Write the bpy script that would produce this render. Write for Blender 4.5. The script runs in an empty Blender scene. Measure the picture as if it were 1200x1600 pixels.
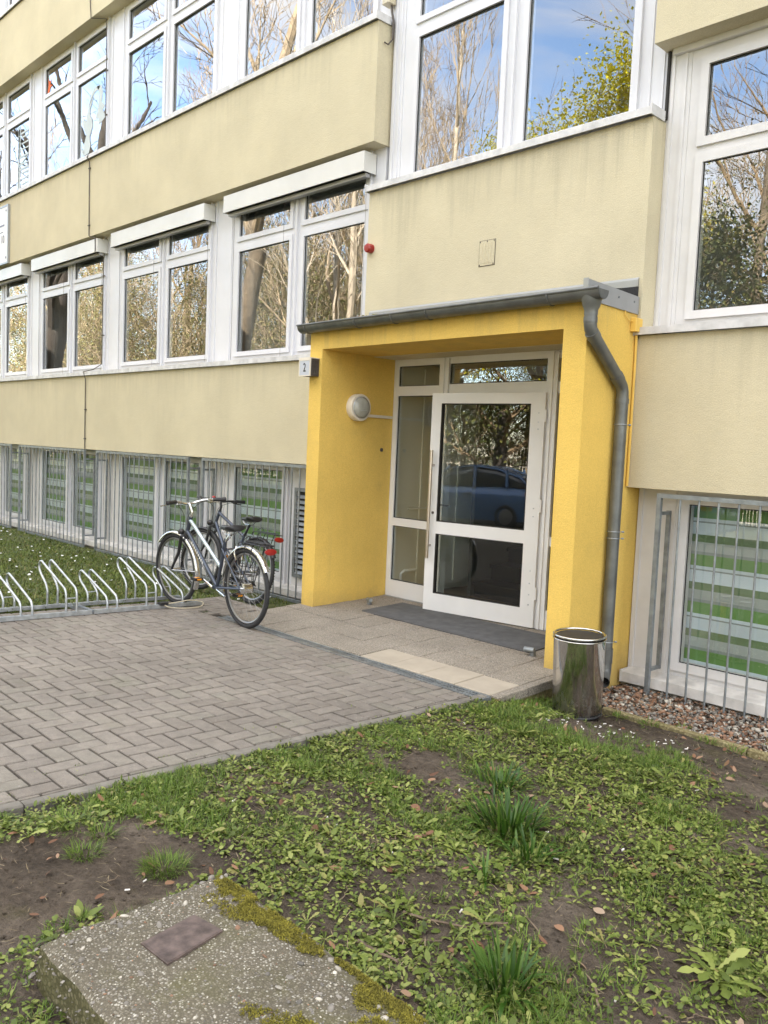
import bpy, bmesh, math, random
import numpy as np
from mathutils import Vector, Matrix, Euler, noise

random.seed(7)
RNG = np.random.default_rng(7)
scene = bpy.context.scene
COL = scene.collection
PI = math.pi
ORG = {}            # world origin of every thing


def V(*a):
    return Vector(a)


def ss(t):
    t = max(0.0, min(1.0, t))
    return t * t * (3 - 2 * t)


# ------------------------------------------------------------------ mesh builder
class MB:
    def __init__(self):
        self.v = []
        self.f = []
        self.m = []

    def add(self, vs, fs, m=0):
        b = len(self.v)
        self.v.extend([tuple(p) for p in vs])
        self.f.extend([tuple(b + i for i in f) for f in fs])
        self.m.extend([m] * len(fs))

    def box(self, x0, x1, y0, y1, z0, z1, m=0):
        if x0 > x1: x0, x1 = x1, x0
        if y0 > y1: y0, y1 = y1, y0
        if z0 > z1: z0, z1 = z1, z0
        self.add([(x0, y0, z0), (x1, y0, z0), (x1, y1, z0), (x0, y1, z0),
                  (x0, y0, z1), (x1, y0, z1), (x1, y1, z1), (x0, y1, z1)],
                 [(0, 3, 2, 1), (4, 5, 6, 7), (0, 1, 5, 4), (1, 2, 6, 5), (2, 3, 7, 6), (3, 0, 4, 7)], m)

    def cbox(self, x0, x1, y0, y1, z0, z1, c, m=0):
        """box with all upright and top edges chamfered by c"""
        prof = [(0, 1), (c, 0)]
        rings = []
        def ring(i, z):
            return [(x0 + i + c, y0 + i, z), (x1 - i - c, y0 + i, z), (x1 - i, y0 + i + c, z), (x1 - i, y1 - i - c, z),
                    (x1 - i - c, y1 - i, z), (x0 + i + c, y1 - i, z), (x0 + i, y1 - i - c, z), (x0 + i, y0 + i + c, z)]
        vs = ring(0, z0) + ring(0, z1 - c) + ring(c, z1)
        fs = []
        for r in (0, 8):
            for k in range(8):
                fs.append((r + k, r + (k + 1) % 8, r + 8 + (k + 1) % 8, r + 8 + k))
        fs.append(tuple(range(16, 24)))
        fs.append(tuple(reversed(range(0, 8))))
        self.add(vs, fs, m)

    def tube(self, pts, r, seg=8, m=0, cap=True, closed=False):
        pts = [Vector(p) for p in pts]
        n = len(pts)
        if n < 2: return
        rs = r if isinstance(r, (list, tuple)) else [r] * n
        tan = []
        for i in range(n):
            if closed:
                t = pts[(i + 1) % n] - pts[i - 1]
            else:
                t = pts[min(i + 1, n - 1)] - pts[max(i - 1, 0)]
            if t.length < 1e-9: t = Vector((0, 0, 1))
            tan.append(t.normalized())
        a = Vector((0, 0, 1)) if abs(tan[0].z) < 0.9 else Vector((1, 0, 0))
        u = tan[0].cross(a).normalized()
        vs = []
        for i in range(n):
            u = (u - tan[i] * u.dot(tan[i]))
            if u.length < 1e-6:
                u = tan[i].orthogonal()
            u.normalize()
            w = tan[i].cross(u)
            for k in range(seg):
                an = 2 * PI * k / seg
                vs.append(pts[i] + (u * math.cos(an) + w * math.sin(an)) * rs[i])
        fs = []
        for i in range(n if closed else n - 1):
            j = (i + 1) % n
            for k in range(seg):
                fs.append((i * seg + k, i * seg + (k + 1) % seg, j * seg + (k + 1) % seg, j * seg + k))
        if cap and not closed:
            fs.append(tuple(reversed(range(seg))))
            fs.append(tuple(range((n - 1) * seg, n * seg)))
        self.add(vs, fs, m)

    def cyl(self, a, b, r, r2=None, seg=16, m=0):
        self.tube([a, b], [r, r if r2 is None else r2], seg, m)

    def lathe(self, prof, org=(0, 0, 0), axis='z', seg=32, m=0):
        """prof: list of (radius, height)"""
        vs = []
        for (r, h) in prof:
            for k in range(seg):
                a = 2 * PI * k / seg
                c, s = r * math.cos(a), r * math.sin(a)
                p = {'z': (c, s, h), 'x': (h, c, s), 'y': (s, h, c)}[axis]
                vs.append((org[0] + p[0], org[1] + p[1], org[2] + p[2]))
        fs = []
        for i in range(len(prof) - 1):
            for k in range(seg):
                fs.append((i * seg + k, i * seg + (k + 1) % seg, (i + 1) * seg + (k + 1) % seg, (i + 1) * seg + k))
        if prof[0][0] > 1e-6: fs.append(tuple(reversed(range(seg))))
        if prof[-1][0] > 1e-6: fs.append(tuple(range((len(prof) - 1) * seg, len(prof) * seg)))
        self.add(vs, fs, m)

    def torus(self, c, R, r, axis='y', seg=48, ms=10, m=0, a0=0, a1=2 * PI):
        full = abs(a1 - a0 - 2 * PI) < 1e-6
        n = seg if full else seg + 1
        pts = []
        for i in range(n):
            a = a0 + (a1 - a0) * i / seg
            p = {'y': (math.cos(a), 0, math.sin(a)), 'x': (0, math.cos(a), math.sin(a)), 'z': (math.cos(a), math.sin(a), 0)}[axis]
            pts.append((c[0] + R * p[0], c[1] + R * p[1], c[2] + R * p[2]))
        self.tube(pts, r, ms, m, closed=full)

    def prism(self, poly, axis, a, b, m=0):
        """poly: list of 2d points in the other two axes (order xy z cyclic)"""
        n = len(poly)
        def mk(p, h):
            return {'x': (h, p[0], p[1]), 'y': (p[0], h, p[1]), 'z': (p[0], p[1], h)}[axis]
        vs = [mk(p, a) for p in poly] + [mk(p, b) for p in poly]
        fs = [tuple(reversed(range(n))), tuple(range(n, 2 * n))]
        for k in range(n):
            fs.append((k, (k + 1) % n, n + (k + 1) % n, n + k))
        self.add(vs, fs, m)

    def build(self, name, mats, parent=None, smooth=0, org=None, normals=True):
        if not isinstance(mats, (list, tuple)): mats = [mats]
        o0 = Vector(org) if org is not None else (ORG[parent.name] if parent is not None else Vector((0, 0, 0)))
        me = bpy.data.meshes.new(name)
        vs = [(p[0] - o0.x, p[1] - o0.y, p[2] - o0.z) for p in self.v]
        me.from_pydata(vs, [], self.f)
        for mt in mats: me.materials.append(mt)
        if len(mats) > 1:
            me.polygons.foreach_set('material_index', self.m)
        if normals:
            bm = bmesh.new(); bm.from_mesh(me)
            bmesh.ops.recalc_face_normals(bm, faces=bm.faces)
            bm.to_mesh(me); bm.free()
        if smooth:
            me.polygons.foreach_set('use_smooth', [True] * len(me.polygons))
            try:
                me.set_sharp_from_angle(angle=math.radians(smooth))
            except Exception:
                pass
        me.update()
        ob = bpy.data.objects.new(name, me)
        COL.objects.link(ob)
        if parent is not None:
            ob.parent = parent
        else:
            ob.location = o0
        ORG[ob.name] = o0
        return ob


def np_mesh(name, co, faces_flat, loop_tot, mats, mat_idx=None, smooth=False, org=(0, 0, 0), parent=None):
    me = bpy.data.meshes.new(name)
    co = np.asarray(co, dtype=np.float32) - np.asarray(org, dtype=np.float32)
    nv = len(co); nf = len(loop_tot); nl = len(faces_flat)
    me.vertices.add(nv); me.vertices.foreach_set('co', co.ravel())
    me.loops.add(nl); me.loops.foreach_set('vertex_index', np.asarray(faces_flat, dtype=np.int32))
    me.polygons.add(nf)
    ls = np.concatenate([[0], np.cumsum(loop_tot)[:-1]]).astype(np.int32)
    me.polygons.foreach_set('loop_start', ls)
    if not isinstance(mats, (list, tuple)): mats = [mats]
    for m in mats: me.materials.append(m)
    if mat_idx is not None: me.polygons.foreach_set('material_index', np.asarray(mat_idx, dtype=np.int32))
    if smooth: me.polygons.foreach_set('use_smooth', np.ones(nf, dtype=bool))
    me.update(calc_edges=True)
    me.validate()
    ob = bpy.data.objects.new(name, me); COL.objects.link(ob)
    if parent is not None: ob.parent = parent
    else: ob.location = org
    ORG[ob.name] = Vector(org)
    return ob


def thing(name, label, cat, loc=(0, 0, 0), group=None, rot=None):
    o = bpy.data.objects.new(name, None); COL.objects.link(o)
    o.empty_display_size = 0.2
    o.location = loc
    ORG[o.name] = Vector(loc)
    if rot is not None:
        o.rotation_euler = rot
        ORG[o.name] = Vector((0, 0, 0))      # parts of turned things are built in local space
    o['label'] = label; o['category'] = cat
    if group: o['group'] = group
    return o


def tag(o, label=None, cat=None, group=None, kind=None):
    if label: o['label'] = label
    if cat: o['category'] = cat
    if group: o['group'] = group
    if kind: o['kind'] = kind
    return o


# ------------------------------------------------------------------ materials
def new_mat(name):
    m = bpy.data.materials.new(name); m.use_nodes = True
    nt = m.node_tree
    return m, nt, nt.nodes['Principled BSDF']


def lk(nt, a, b): nt.links.new(a, b)


def pos_node(nt, scale=(1, 1, 1)):
    g = nt.nodes.new('ShaderNodeNewGeometry')
    mp = nt.nodes.new('ShaderNodeMapping'); mp.inputs['Scale'].default_value = scale
    lk(nt, g.outputs['Position'], mp.inputs['Vector'])
    return mp.outputs['Vector']


def obj_node(nt, scale=(1, 1, 1)):
    g = nt.nodes.new('ShaderNodeTexCoord')
    mp = nt.nodes.new('ShaderNodeMapping'); mp.inputs['Scale'].default_value = scale
    lk(nt, g.outputs['Object'], mp.inputs['Vector'])
    return mp.outputs['Vector']


def noise_node(nt, vec, scale, detail=4, rough=0.55, dist=0):
    n = nt.nodes.new('ShaderNodeTexNoise')
    n.inputs['Scale'].default_value = scale; n.inputs['Detail'].default_value = detail
    n.inputs['Roughness'].default_value = rough; n.inputs['Distortion'].default_value = dist
    if vec is not None: lk(nt, vec, n.inputs['Vector'])
    return n.outputs['Fac']


def ramp(nt, fac, stops):
    r = nt.nodes.new('ShaderNodeValToRGB')
    el = r.color_ramp.elements
    while len(el) > 1: el.remove(el[-1])
    for i, (p, c) in enumerate(stops):
        e = el[0] if i == 0 else el.new(p)
        e.position = p
        if not isinstance(c, (tuple, list)): c = (c, c, c)
        e.color = (*c, 1) if len(c) == 3 else c
    lk(nt, fac, r.inputs['Fac'])
    return r.outputs['Color']


def mixc(nt, fac, a, b, mode='MIX'):
    m = nt.nodes.new('ShaderNodeMix'); m.data_type = 'RGBA'; m.blend_type = mode
    if isinstance(fac, (int, float)): m.inputs[0].default_value = fac
    else: lk(nt, fac, m.inputs[0])
    for s, x in ((6, a), (7, b)):
        if isinstance(x, (tuple, list)): m.inputs[s].default_value = (*x, 1) if len(x) == 3 else x
        else: lk(nt, x, m.inputs[s])
    return m.outputs[2]


def math_n(nt, op, a, b=None, c=None, clamp=False):
    m = nt.nodes.new('ShaderNodeMath'); m.operation = op; m.use_clamp = clamp
    for i, x in enumerate((a, b, c)):
        if x is None: continue
        if isinstance(x, (int, float)): m.inputs[i].default_value = x
        else: lk(nt, x, m.inputs[i])
    return m.outputs[0]


def bump(nt, bsdf, h, strength=0.3, dist=0.01, prev=None):
    b = nt.nodes.new('ShaderNodeBump')
    b.inputs['Strength'].default_value = strength; b.inputs['Distance'].default_value = dist
    lk(nt, h, b.inputs['Height'])
    if prev is not None: lk(nt, prev, b.inputs['Normal'])
    lk(nt, b.outputs['Normal'], bsdf.inputs['Normal'])
    return b.outputs['Normal']


def simple(name, col, rough=0.5, metal=0.0, var=0.12, vscale=6.0, bstr=0.0, bscale=80, bdist=0.002, spec=None, island=0.0):
    m, nt, b = new_mat(name)
    b.inputs['Roughness'].default_value = rough; b.inputs['Metallic'].default_value = metal
    if spec is not None: b.inputs['Specular IOR Level'].default_value = spec
    p = pos_node(nt)
    n = noise_node(nt, p, vscale, 5)
    lo = tuple(c * (1 - var) for c in col); hi = tuple(min(1, c * (1 + var)) for c in col)
    c = ramp(nt, n, [(0.3, lo), (0.7, hi)])
    if island:
        g = nt.nodes.new('ShaderNodeNewGeometry')
        k = ramp(nt, g.outputs['Random Per Island'], [(0, 1 - island), (1, 1 + island)])
        c = mixc(nt, 1.0, c, k, 'MULTIPLY')
    lk(nt, c, b.inputs['Base Color'])
    if bstr:
        bump(nt, b, noise_node(nt, p, bscale, 3), bstr, bdist)
    return m


def plaster(name, col, stain=0.0, dirt_z=None, grain=0.6, splash=None, streak=0.55):
    """rough render with a fine grain, faint cloudy patches and rain streaks"""
    m, nt, b = new_mat(name)
    b.inputs['Roughness'].default_value = 0.9
    b.inputs['Specular IOR Level'].default_value = 0.2
    p = pos_node(nt)
    big = noise_node(nt, p, 1.3, 5, 0.6)
    c = ramp(nt, big, [(0.3, tuple(x * 0.90 for x in col)), (0.72, tuple(min(1, x * 1.06) for x in col))])
    fine = noise_node(nt, p, 140, 3, 0.7)
    c = mixc(nt, 0.35, c, ramp(nt, fine, [(0.3, 0.55), (0.7, 1.25)]), 'MULTIPLY')
    if stain:
        ps = pos_node(nt, (9, 9, 0.45))
        st = noise_node(nt, ps, 1.0, 6, 0.65)
        sm = ramp(nt, st, [(0.52, 0.0), (0.75, 1.0)])
        blot = ramp(nt, noise_node(nt, p, 0.7, 3), [(0.4, 0.0), (0.65, 1.0)])
        f = math_n(nt, 'MULTIPLY', sm, blot)
        f = math_n(nt, 'MULTIPLY', f, stain)
        c = mixc(nt, f, c, (0.16, 0.14, 0.10))
    if dirt_z is not None:
        # grey rain streaks that start under the sill and fade out downwards
        sx = nt.nodes.new('ShaderNodeSeparateXYZ'); lk(nt, p, sx.inputs[0])
        d = math_n(nt, 'SUBTRACT', dirt_z, sx.outputs[2])
        ln = noise_node(nt, pos_node(nt, (3.2, 3.2, 0.05)), 1.0, 6, 0.7)
        reach = math_n(nt, 'MULTIPLY', ramp(nt, ln, [(0.42, 0.05), (0.7, 1.0)]), 1.0)
        t = math_n(nt, 'DIVIDE', d, reach)
        f = math_n(nt, 'SUBTRACT', 1.0, t, clamp=True)
        wisp = ramp(nt, noise_node(nt, pos_node(nt, (14, 14, 0.5)), 1.0, 5, 0.7), [(0.4, 0.15), (0.66, 1.0)])
        f = math_n(nt, 'MULTIPLY', f, wisp)
        f = math_n(nt, 'MULTIPLY', f, streak)
        c = mixc(nt, f, c, (0.20, 0.185, 0.14))
    if splash is not None:
        # mud splashed up by the rain along the foot, and a few rubbed patches
        s2 = nt.nodes.new('ShaderNodeSeparateXYZ'); lk(nt, p, s2.inputs[0])
        e = noise_node(nt, p, 5, 5, 0.7)
        h = math_n(nt, 'SUBTRACT', s2.outputs[2], splash)
        h = math_n(nt, 'MULTIPLY_ADD', h, -4.5, 0.55)
        f = math_n(nt, 'ADD', h, math_n(nt, 'MULTIPLY_ADD', e, 1.6, -0.8), clamp=True)
        f = math_n(nt, 'MULTIPLY', f, 0.5)
        c = mixc(nt, f, c, (0.30, 0.22, 0.10))
        rb = ramp(nt, noise_node(nt, p, 2.1, 4, 0.6), [(0.60, 0.0), (0.72, 1.0)])
        c = mixc(nt, math_n(nt, 'MULTIPLY', rb, 0.22), c, (0.36, 0.27, 0.11))
    lk(nt, c, b.inputs['Base Color'])
    h1 = noise_node(nt, p, 95, 4, 0.65)
    n1 = bump(nt, b, h1, grain, 0.006)
    h2 = noise_node(nt, p, 22, 3, 0.5)
    bump(nt, b, h2, 0.18, 0.012, n1)
    return m


M = {}
M['band'] = plaster('beige_plaster', (0.63, 0.56, 0.392), 0.08)
M['band_mid'] = plaster('beige_plaster_streaked', (0.64, 0.57, 0.40), 0.10, 4.07, streak=0.38)
M['yellow'] = plaster('yellow_plaster', (0.79, 0.54, 0.135), 0.14, 2.70, splash=0.03, streak=0.28)
M['band_lo'] = plaster('beige_plaster_lower', (0.63, 0.56, 0.392), 0.08, 2.46, streak=0.20)
M['band_up'] = plaster('beige_plaster_upper', (0.63, 0.56, 0.392), 0.08, 5.73, streak=0.22)
M['plinth'] = plaster('grey_plinth_plaster', (0.40, 0.37, 0.31), 0.5)
M['white'] = simple('white_window_plastic', (0.66, 0.66, 0.685), 0.35, 0, 0.05, 2.0)
M['white2'] = simple('white_painted_wood', (0.65, 0.635, 0.625), 0.5, 0, 0.06, 5, 0.15, 60)
M['door'] = simple('white_door_enamel', (0.74, 0.735, 0.73), 0.3, 0, 0.04, 3)
M['sill'] = simple('weathered_white_sill', (0.60, 0.59, 0.585), 0.5, 0.0, 0.2, 9, 0.1, 50)
M['sillstone'] = simple('worn_sill_board', (0.60, 0.58, 0.55), 0.6, 0.0, 0.25, 7, 0.2, 50)
M['black'] = simple('black_rubber', (0.018, 0.018, 0.02), 0.55, 0, 0.2)
M['gap'] = simple('dark_gap', (0.03, 0.028, 0.025), 0.9)
M['dark'] = simple('dark_interior', (0.10, 0.095, 0.09), 0.8, 0, 0.1, 1)
M['room'] = simple('interior_wall_paint', (0.36, 0.35, 0.33), 0.8, 0, 0.05, 1)
M['lobby'] = simple('lobby_wall_paint', (0.72, 0.70, 0.63), 0.6, 0, 0.04, 1)
M['brownfloor'] = simple('brown_linoleum', (0.14, 0.09, 0.05), 0.4, 0, 0.15, 4)
M['stairstone'] = simple('dark_stair_stone', (0.012, 0.012, 0.013), 0.5, 0, 0.2, 8)
M['zinc'] = simple('weathered_zinc', (0.155, 0.16, 0.155), 0.45, 0.6, 0.25, 7, 0.08, 40)
M['galv'] = simple('galvanized_steel', (0.50, 0.53, 0.56), 0.38, 0.8, 0.25, 18, 0.08, 70)
M['galv_old'] = simple('dull_galvanized_steel', (0.27, 0.29, 0.30), 0.5, 0.6, 0.3, 14, 0.1, 60)
M['galv_bar'] = simple('grey_galvanized_bars', (0.26, 0.285, 0.30), 0.45, 0.55, 0.25, 14, 0.08, 60)
M['alu'] = simple('grey_aluminium', (0.38, 0.39, 0.40), 0.4, 0.6, 0.08, 4)
M['bitumen'] = simple('roofing_felt', (0.03, 0.03, 0.032), 0.95, 0, 0.3, 30, 0.4, 120)
M['mat'] = simple('dark_grey_rubber_mat', (0.082, 0.082, 0.083), 0.75, 0, 0.2, 12)
M['red'] = simple('red_plastic', (0.30, 0.016, 0.014), 0.3, 0, 0.1)
M['tan'] = simple('tan_plastic', (0.52, 0.46, 0.33), 0.5, 0, 0.1)
M['conduit'] = simple('yellow_painted_conduit', (0.74, 0.48, 0.10), 0.6, 0, 0.1)
M['bone'] = simple('cream_enamel', (0.72, 0.66, 0.56), 0.4, 0, 0.05)
M['rust'] = simple('rusty_brown_plate', (0.115, 0.085, 0.075), 0.6, 0.2, 0.45, 26, 0.4, 90, 0.003)
M['moss'] = simple('yellow_green_moss', (0.165, 0.145, 0.018), 0.95, 0, 0.4, 30, 0, island=0.5)
M['blindbox'] = simple('white_blind_box_sheet', (0.64, 0.63, 0.59), 0.25, 0, 0.08, 1.6)
M['blindrail'] = simple('grey_blind_rail', (0.42, 0.42, 0.42), 0.4, 0.3, 0.05)
M['sticker'] = simple('frosted_grey_sticker', (0.50, 0.55, 0.55), 0.6, 0, 0.05)
M['orange'] = simple('orange_reflection_paint', (0.80, 0.16, 0.04), 0.7, 0, 0.1)  # colour of the reflection painted on a first floor pane
M['butt'] = simple('white_paper_scraps', (0.78, 0.75, 0.70), 0.8, 0, 0.15, 30)
M['twig'] = simple('dry_twig', (0.17, 0.125, 0.085), 0.9, 0, 0.3, 30)
M['wire'] = simple('dark_wire', (0.10, 0.085, 0.075), 0.6, 0.4, 0.2)
M['white_disc'] = simple('white_petals', (0.82, 0.82, 0.80), 0.7, 0, 0.04, 20)


def glass_mat(name, tint=(0.80, 0.84, 0.82), k=1.7, base=0.06, wav=0.0003):
    m = bpy.data.materials.new(name); m.use_nodes = True
    nt = m.node_tree; nt.nodes.clear()
    out = nt.nodes.new('ShaderNodeOutputMaterial')
    tr = nt.nodes.new('ShaderNodeBsdfTransparent'); tr.inputs['Color'].default_value = (*tint, 1)
    gl = nt.nodes.new('ShaderNodeBsdfGlossy'); gl.inputs['Roughness'].default_value = 0.0
    gl.inputs['Color'].default_value = (0.97, 0.98, 1.0, 1)
    fr = nt.nodes.new('ShaderNodeFresnel'); fr.inputs['IOR'].default_value = 1.5
    f = math_n(nt, 'MULTIPLY_ADD', fr.outputs[0], k, base, clamp=True)
    gb = nt.nodes.new('ShaderNodeNewGeometry')
    f = math_n(nt, 'MULTIPLY', f, math_n(nt, 'SUBTRACT', 1.0, gb.outputs['Backfacing']))   # the pane mirrors once, on its outer face
    p = pos_node(nt)
    b = nt.nodes.new('ShaderNodeBump'); b.inputs['Strength'].default_value = 1.0; b.inputs['Distance'].default_value = wav
    lk(nt, noise_node(nt, p, 2.3, 2), b.inputs['Height'])
    lk(nt, b.outputs['Normal'], gl.inputs['Normal'])
    mx = nt.nodes.new('ShaderNodeMixShader')
    lk(nt, f, mx.inputs[0]); lk(nt, tr.outputs[0], mx.inputs[1]); lk(nt, gl.outputs[0], mx.inputs[2])
    lk(nt, mx.outputs[0], out.inputs[0])
    return m


M['glass'] = glass_mat('window_glass', (0.93, 0.95, 0.945), k=2.7, base=0.085)
M['glass_door'] = glass_mat('door_glass', (0.88, 0.91, 0.89), 2.6, 0.07, 0.0003)
M['glass_side'] = glass_mat('sidelight_glass', (0.94, 0.965, 0.95), 2.2, 0.04, 0.0003)
M['glass_low'] = glass_mat('lower_door_glass', (0.80, 0.83, 0.81), 1.3, 0.0, 0.0003)
M['glass_base'] = glass_mat('basement_glass', (0.975, 0.985, 0.98), 2.0, 0.03)


def zebra_mat():
    m, nt, b = new_mat('zebra_roller_blind')
    b.inputs['Roughness'].default_value = 0.7
    p = pos_node(nt)
    s = nt.nodes.new('ShaderNodeSeparateXYZ'); lk(nt, p, s.inputs[0])
    t = math_n(nt, 'SUBTRACT', s.outputs[2], 0.055)
    t = math_n(nt, 'DIVIDE', t, 0.36)
    t = math_n(nt, 'FRACT', t)
    G = (0.135, 0.27, 0.075); D = (0.14, 0.21, 0.10); L = (0.56, 0.65, 0.69); Y = (0.36, 0.40, 0.37); S = (0.25, 0.29, 0.27)
    r = nt.nodes.new('ShaderNodeValToRGB'); r.color_ramp.interpolation = 'CONSTANT'
    el = r.color_ramp.elements
    stops = [(0.0, G), (0.235, S), (0.30, Y), (0.50, D), (0.655, L), (0.90, S), (0.93, L)]
    while len(el) > 1: el.remove(el[-1])
    for i, (q, c) in enumerate(stops):
        e = el[0] if i == 0 else el.new(q)
        e.position = q; e.color = (*c, 1)
    lk(nt, t, r.inputs['Fac'])
    n = noise_node(nt, p, 3, 3)
    c = mixc(nt, 0.25, r.outputs['Color'], ramp(nt, n, [(0.3, 0.7), (0.7, 1.2)]), 'MULTIPLY')
    lk(nt, c, b.inputs['Base Color'])
    return m


M['zebra'] = zebra_mat()


def paver_mat():
    m, nt, b = new_mat('concrete_paver')
    b.inputs['Roughness'].default_value = 0.88; b.inputs['Specular IOR Level'].default_value = 0.25
    p = pos_node(nt)
    g = nt.nodes.new('ShaderNodeNewGeometry')
    base = ramp(nt, g.outputs['Random Per Island'], [(0.0, (0.215, 0.190, 0.163)), (0.35, (0.236, 0.210, 0.182)), (0.7, (0.256, 0.228, 0.196)), (1.0, (0.240, 0.220, 0.185))])
    big = noise_node(nt, p, 0.9, 5)
    base = mixc(nt, 0.6, base, ramp(nt, big, [(0.3, 0.72), (0.7, 1.18)]), 'MULTIPLY')
    med = noise_node(nt, p, 16, 4, 0.65)
    base = mixc(nt, 0.4, base, ramp(nt, med, [(0.32, 0.62), (0.68, 1.22)]), 'MULTIPLY')
    fine = noise_node(nt, p, 260, 3, 0.7)
    base = mixc(nt, 0.55, base, ramp(nt, fine, [(0.3, 0.5), (0.7, 1.4)]), 'MULTIPLY')
    sp = nt.nodes.new('ShaderNodeTexVoronoi'); sp.inputs['Scale'].default_value = 170
    lk(nt, p, sp.inputs['Vector'])
    sc = ramp(nt, sp.outputs['Color'], [(0.93, 0.0), (0.96, 1.0)])
    base = mixc(nt, math_n(nt, 'MULTIPLY', sc, 0.5), base, (0.45, 0.42, 0.38))
    gm = ramp(nt, noise_node(nt, p, 1.7, 5, 0.7), [(0.58, 0.0), (0.8, 1.0)])
    base = mixc(nt, math_n(nt, 'MULTIPLY', gm, 0.35), base, (0.11, 0.125, 0.06))
    lk(nt, base, b.inputs['Base Color'])
    n1 = bump(nt, b, fine, 0.5, 0.0025)
    bump(nt, b, med, 0.25, 0.004, n1)
    return m


M['paver'] = paver_mat()
M['kerb'] = simple('concrete_kerb', (0.185, 0.17, 0.145), 0.9, 0, 0.3, 9, 0.5, 150, 0.003)


def joint_mat():
    m, nt, b = new_mat('joint_sand_and_moss')
    b.inputs['Roughness'].default_value = 1.0
    p = pos_node(nt)
    c = ramp(nt, noise_node(nt, p, 60, 4), [(0.3, (0.018, 0.014, 0.010)), (0.7, (0.042, 0.033, 0.024))])
    gm = ramp(nt, noise_node(nt, p, 1.9, 5, 0.65), [(0.55, 0.0), (0.68, 1.0)])
    c = mixc(nt, gm, c, (0.05, 0.075, 0.015))
    lk(nt, c, b.inputs['Base Color'])
    bump(nt, b, noise_node(nt, p, 150, 3), 0.6, 0.004)
    return m


M['joint'] = joint_mat()


def aggregate_mat(name, cols, scale=95, mossy=0.0, dark=(0.10, 0.09, 0.075), chip=0.55):
    """washed concrete: little stones in a darker binder"""
    m, nt, b = new_mat(name)
    b.inputs['Roughness'].default_value = 0.85; b.inputs['Specular IOR Level'].default_value = 0.3
    p = pos_node(nt)
    pd = nt.nodes.new('ShaderNodeMix'); pd.data_type = 'VECTOR'
    v = nt.nodes.new('ShaderNodeTexVoronoi'); v.inputs['Scale'].default_value = scale; v.inputs['Randomness'].default_value = 1
    lk(nt, p, v.inputs['Vector'])
    sep = nt.nodes.new('ShaderNodeSeparateColor'); lk(nt, v.outputs['Color'], sep.inputs[0])
    stone = ramp(nt, sep.outputs[0], cols)
    edge = ramp(nt, v.outputs['Distance'], [(chip - 0.12, 1.0), (chip + 0.08, 0.0)])
    fine = noise_node(nt, p, 300, 3)
    binder = mixc(nt, 0.5, dark, ramp(nt, fine, [(0.3, 0.5), (0.7, 1.6)]), 'MULTIPLY')
    c = mixc(nt, edge, binder, stone)
    big = noise_node(nt, p, 2.2, 5, 0.6)
    c = mixc(nt, 0.5, c, ramp(nt, big, [(0.3, 0.68), (0.7, 1.2)]), 'MULTIPLY')
    if mossy:
        gm = ramp(nt, noise_node(nt, p, 3.2, 6, 0.7), [(0.50, 0.0), (0.70, 1.0)])
        c = mixc(nt, math_n(nt, 'MULTIPLY', gm, mossy), c, (0.10, 0.10, 0.02))
    lk(nt, c, b.inputs['Base Color'])
    n1 = bump(nt, b, edge, 0.5, 0.0035)
    bump(nt, b, fine, 0.25, 0.002, n1)
    return m


M['slab'] = aggregate_mat('exposed_aggregate_slab', [(0.0, (0.255, 0.222, 0.178)), (0.3, (0.34, 0.297, 0.24)), (0.6, (0.39, 0.345, 0.285)), (0.8, (0.28, 0.257, 0.222)), (1.0, (0.45, 0.41, 0.35))], 120, dark=(0.20, 0.175, 0.142))
M['slab_light'] = simple('smooth_pale_slab', (0.385, 0.335, 0.265), 0.85, 0, 0.10, 6, 0.25, 220, 0.002)
M['stoopside'] = aggregate_mat('mossy_concrete_side', [(0.0, (0.20, 0.17, 0.09)), (0.5, (0.31, 0.26, 0.13)), (1.0, (0.36, 0.31, 0.17))], 60, 0.5, (0.20, 0.165, 0.08))
M['blockcon'] = aggregate_mat('weathered_block_concrete', [(0.0, (0.10, 0.088, 0.066)), (0.45, (0.165, 0.145, 0.108)), (0.8, (0.25, 0.228, 0.18)), (1.0, (0.46, 0.44, 0.38))], 150, 0.45, (0.115, 0.10, 0.072), 0.5)
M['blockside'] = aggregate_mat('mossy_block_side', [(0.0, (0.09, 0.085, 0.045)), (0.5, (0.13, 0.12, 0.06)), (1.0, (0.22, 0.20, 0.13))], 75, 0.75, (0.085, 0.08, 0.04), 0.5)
M['pebble_w'] = simple('pale_pebble', (0.38, 0.35, 0.295), 0.7, 0, 0.2, 60, 0.2, 200, 0.001, island=0.5)
M['pebble_b'] = simple('brown_pebble', (0.25, 0.145, 0.09), 0.75, 0, 0.2, 40, 0.2, 200, 0.001, island=0.45)
M['pebble_g'] = simple('grey_pebble', (0.185, 0.168, 0.145), 0.75, 0, 0.2, 40, 0.2, 200, 0.001, island=0.5)


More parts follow.
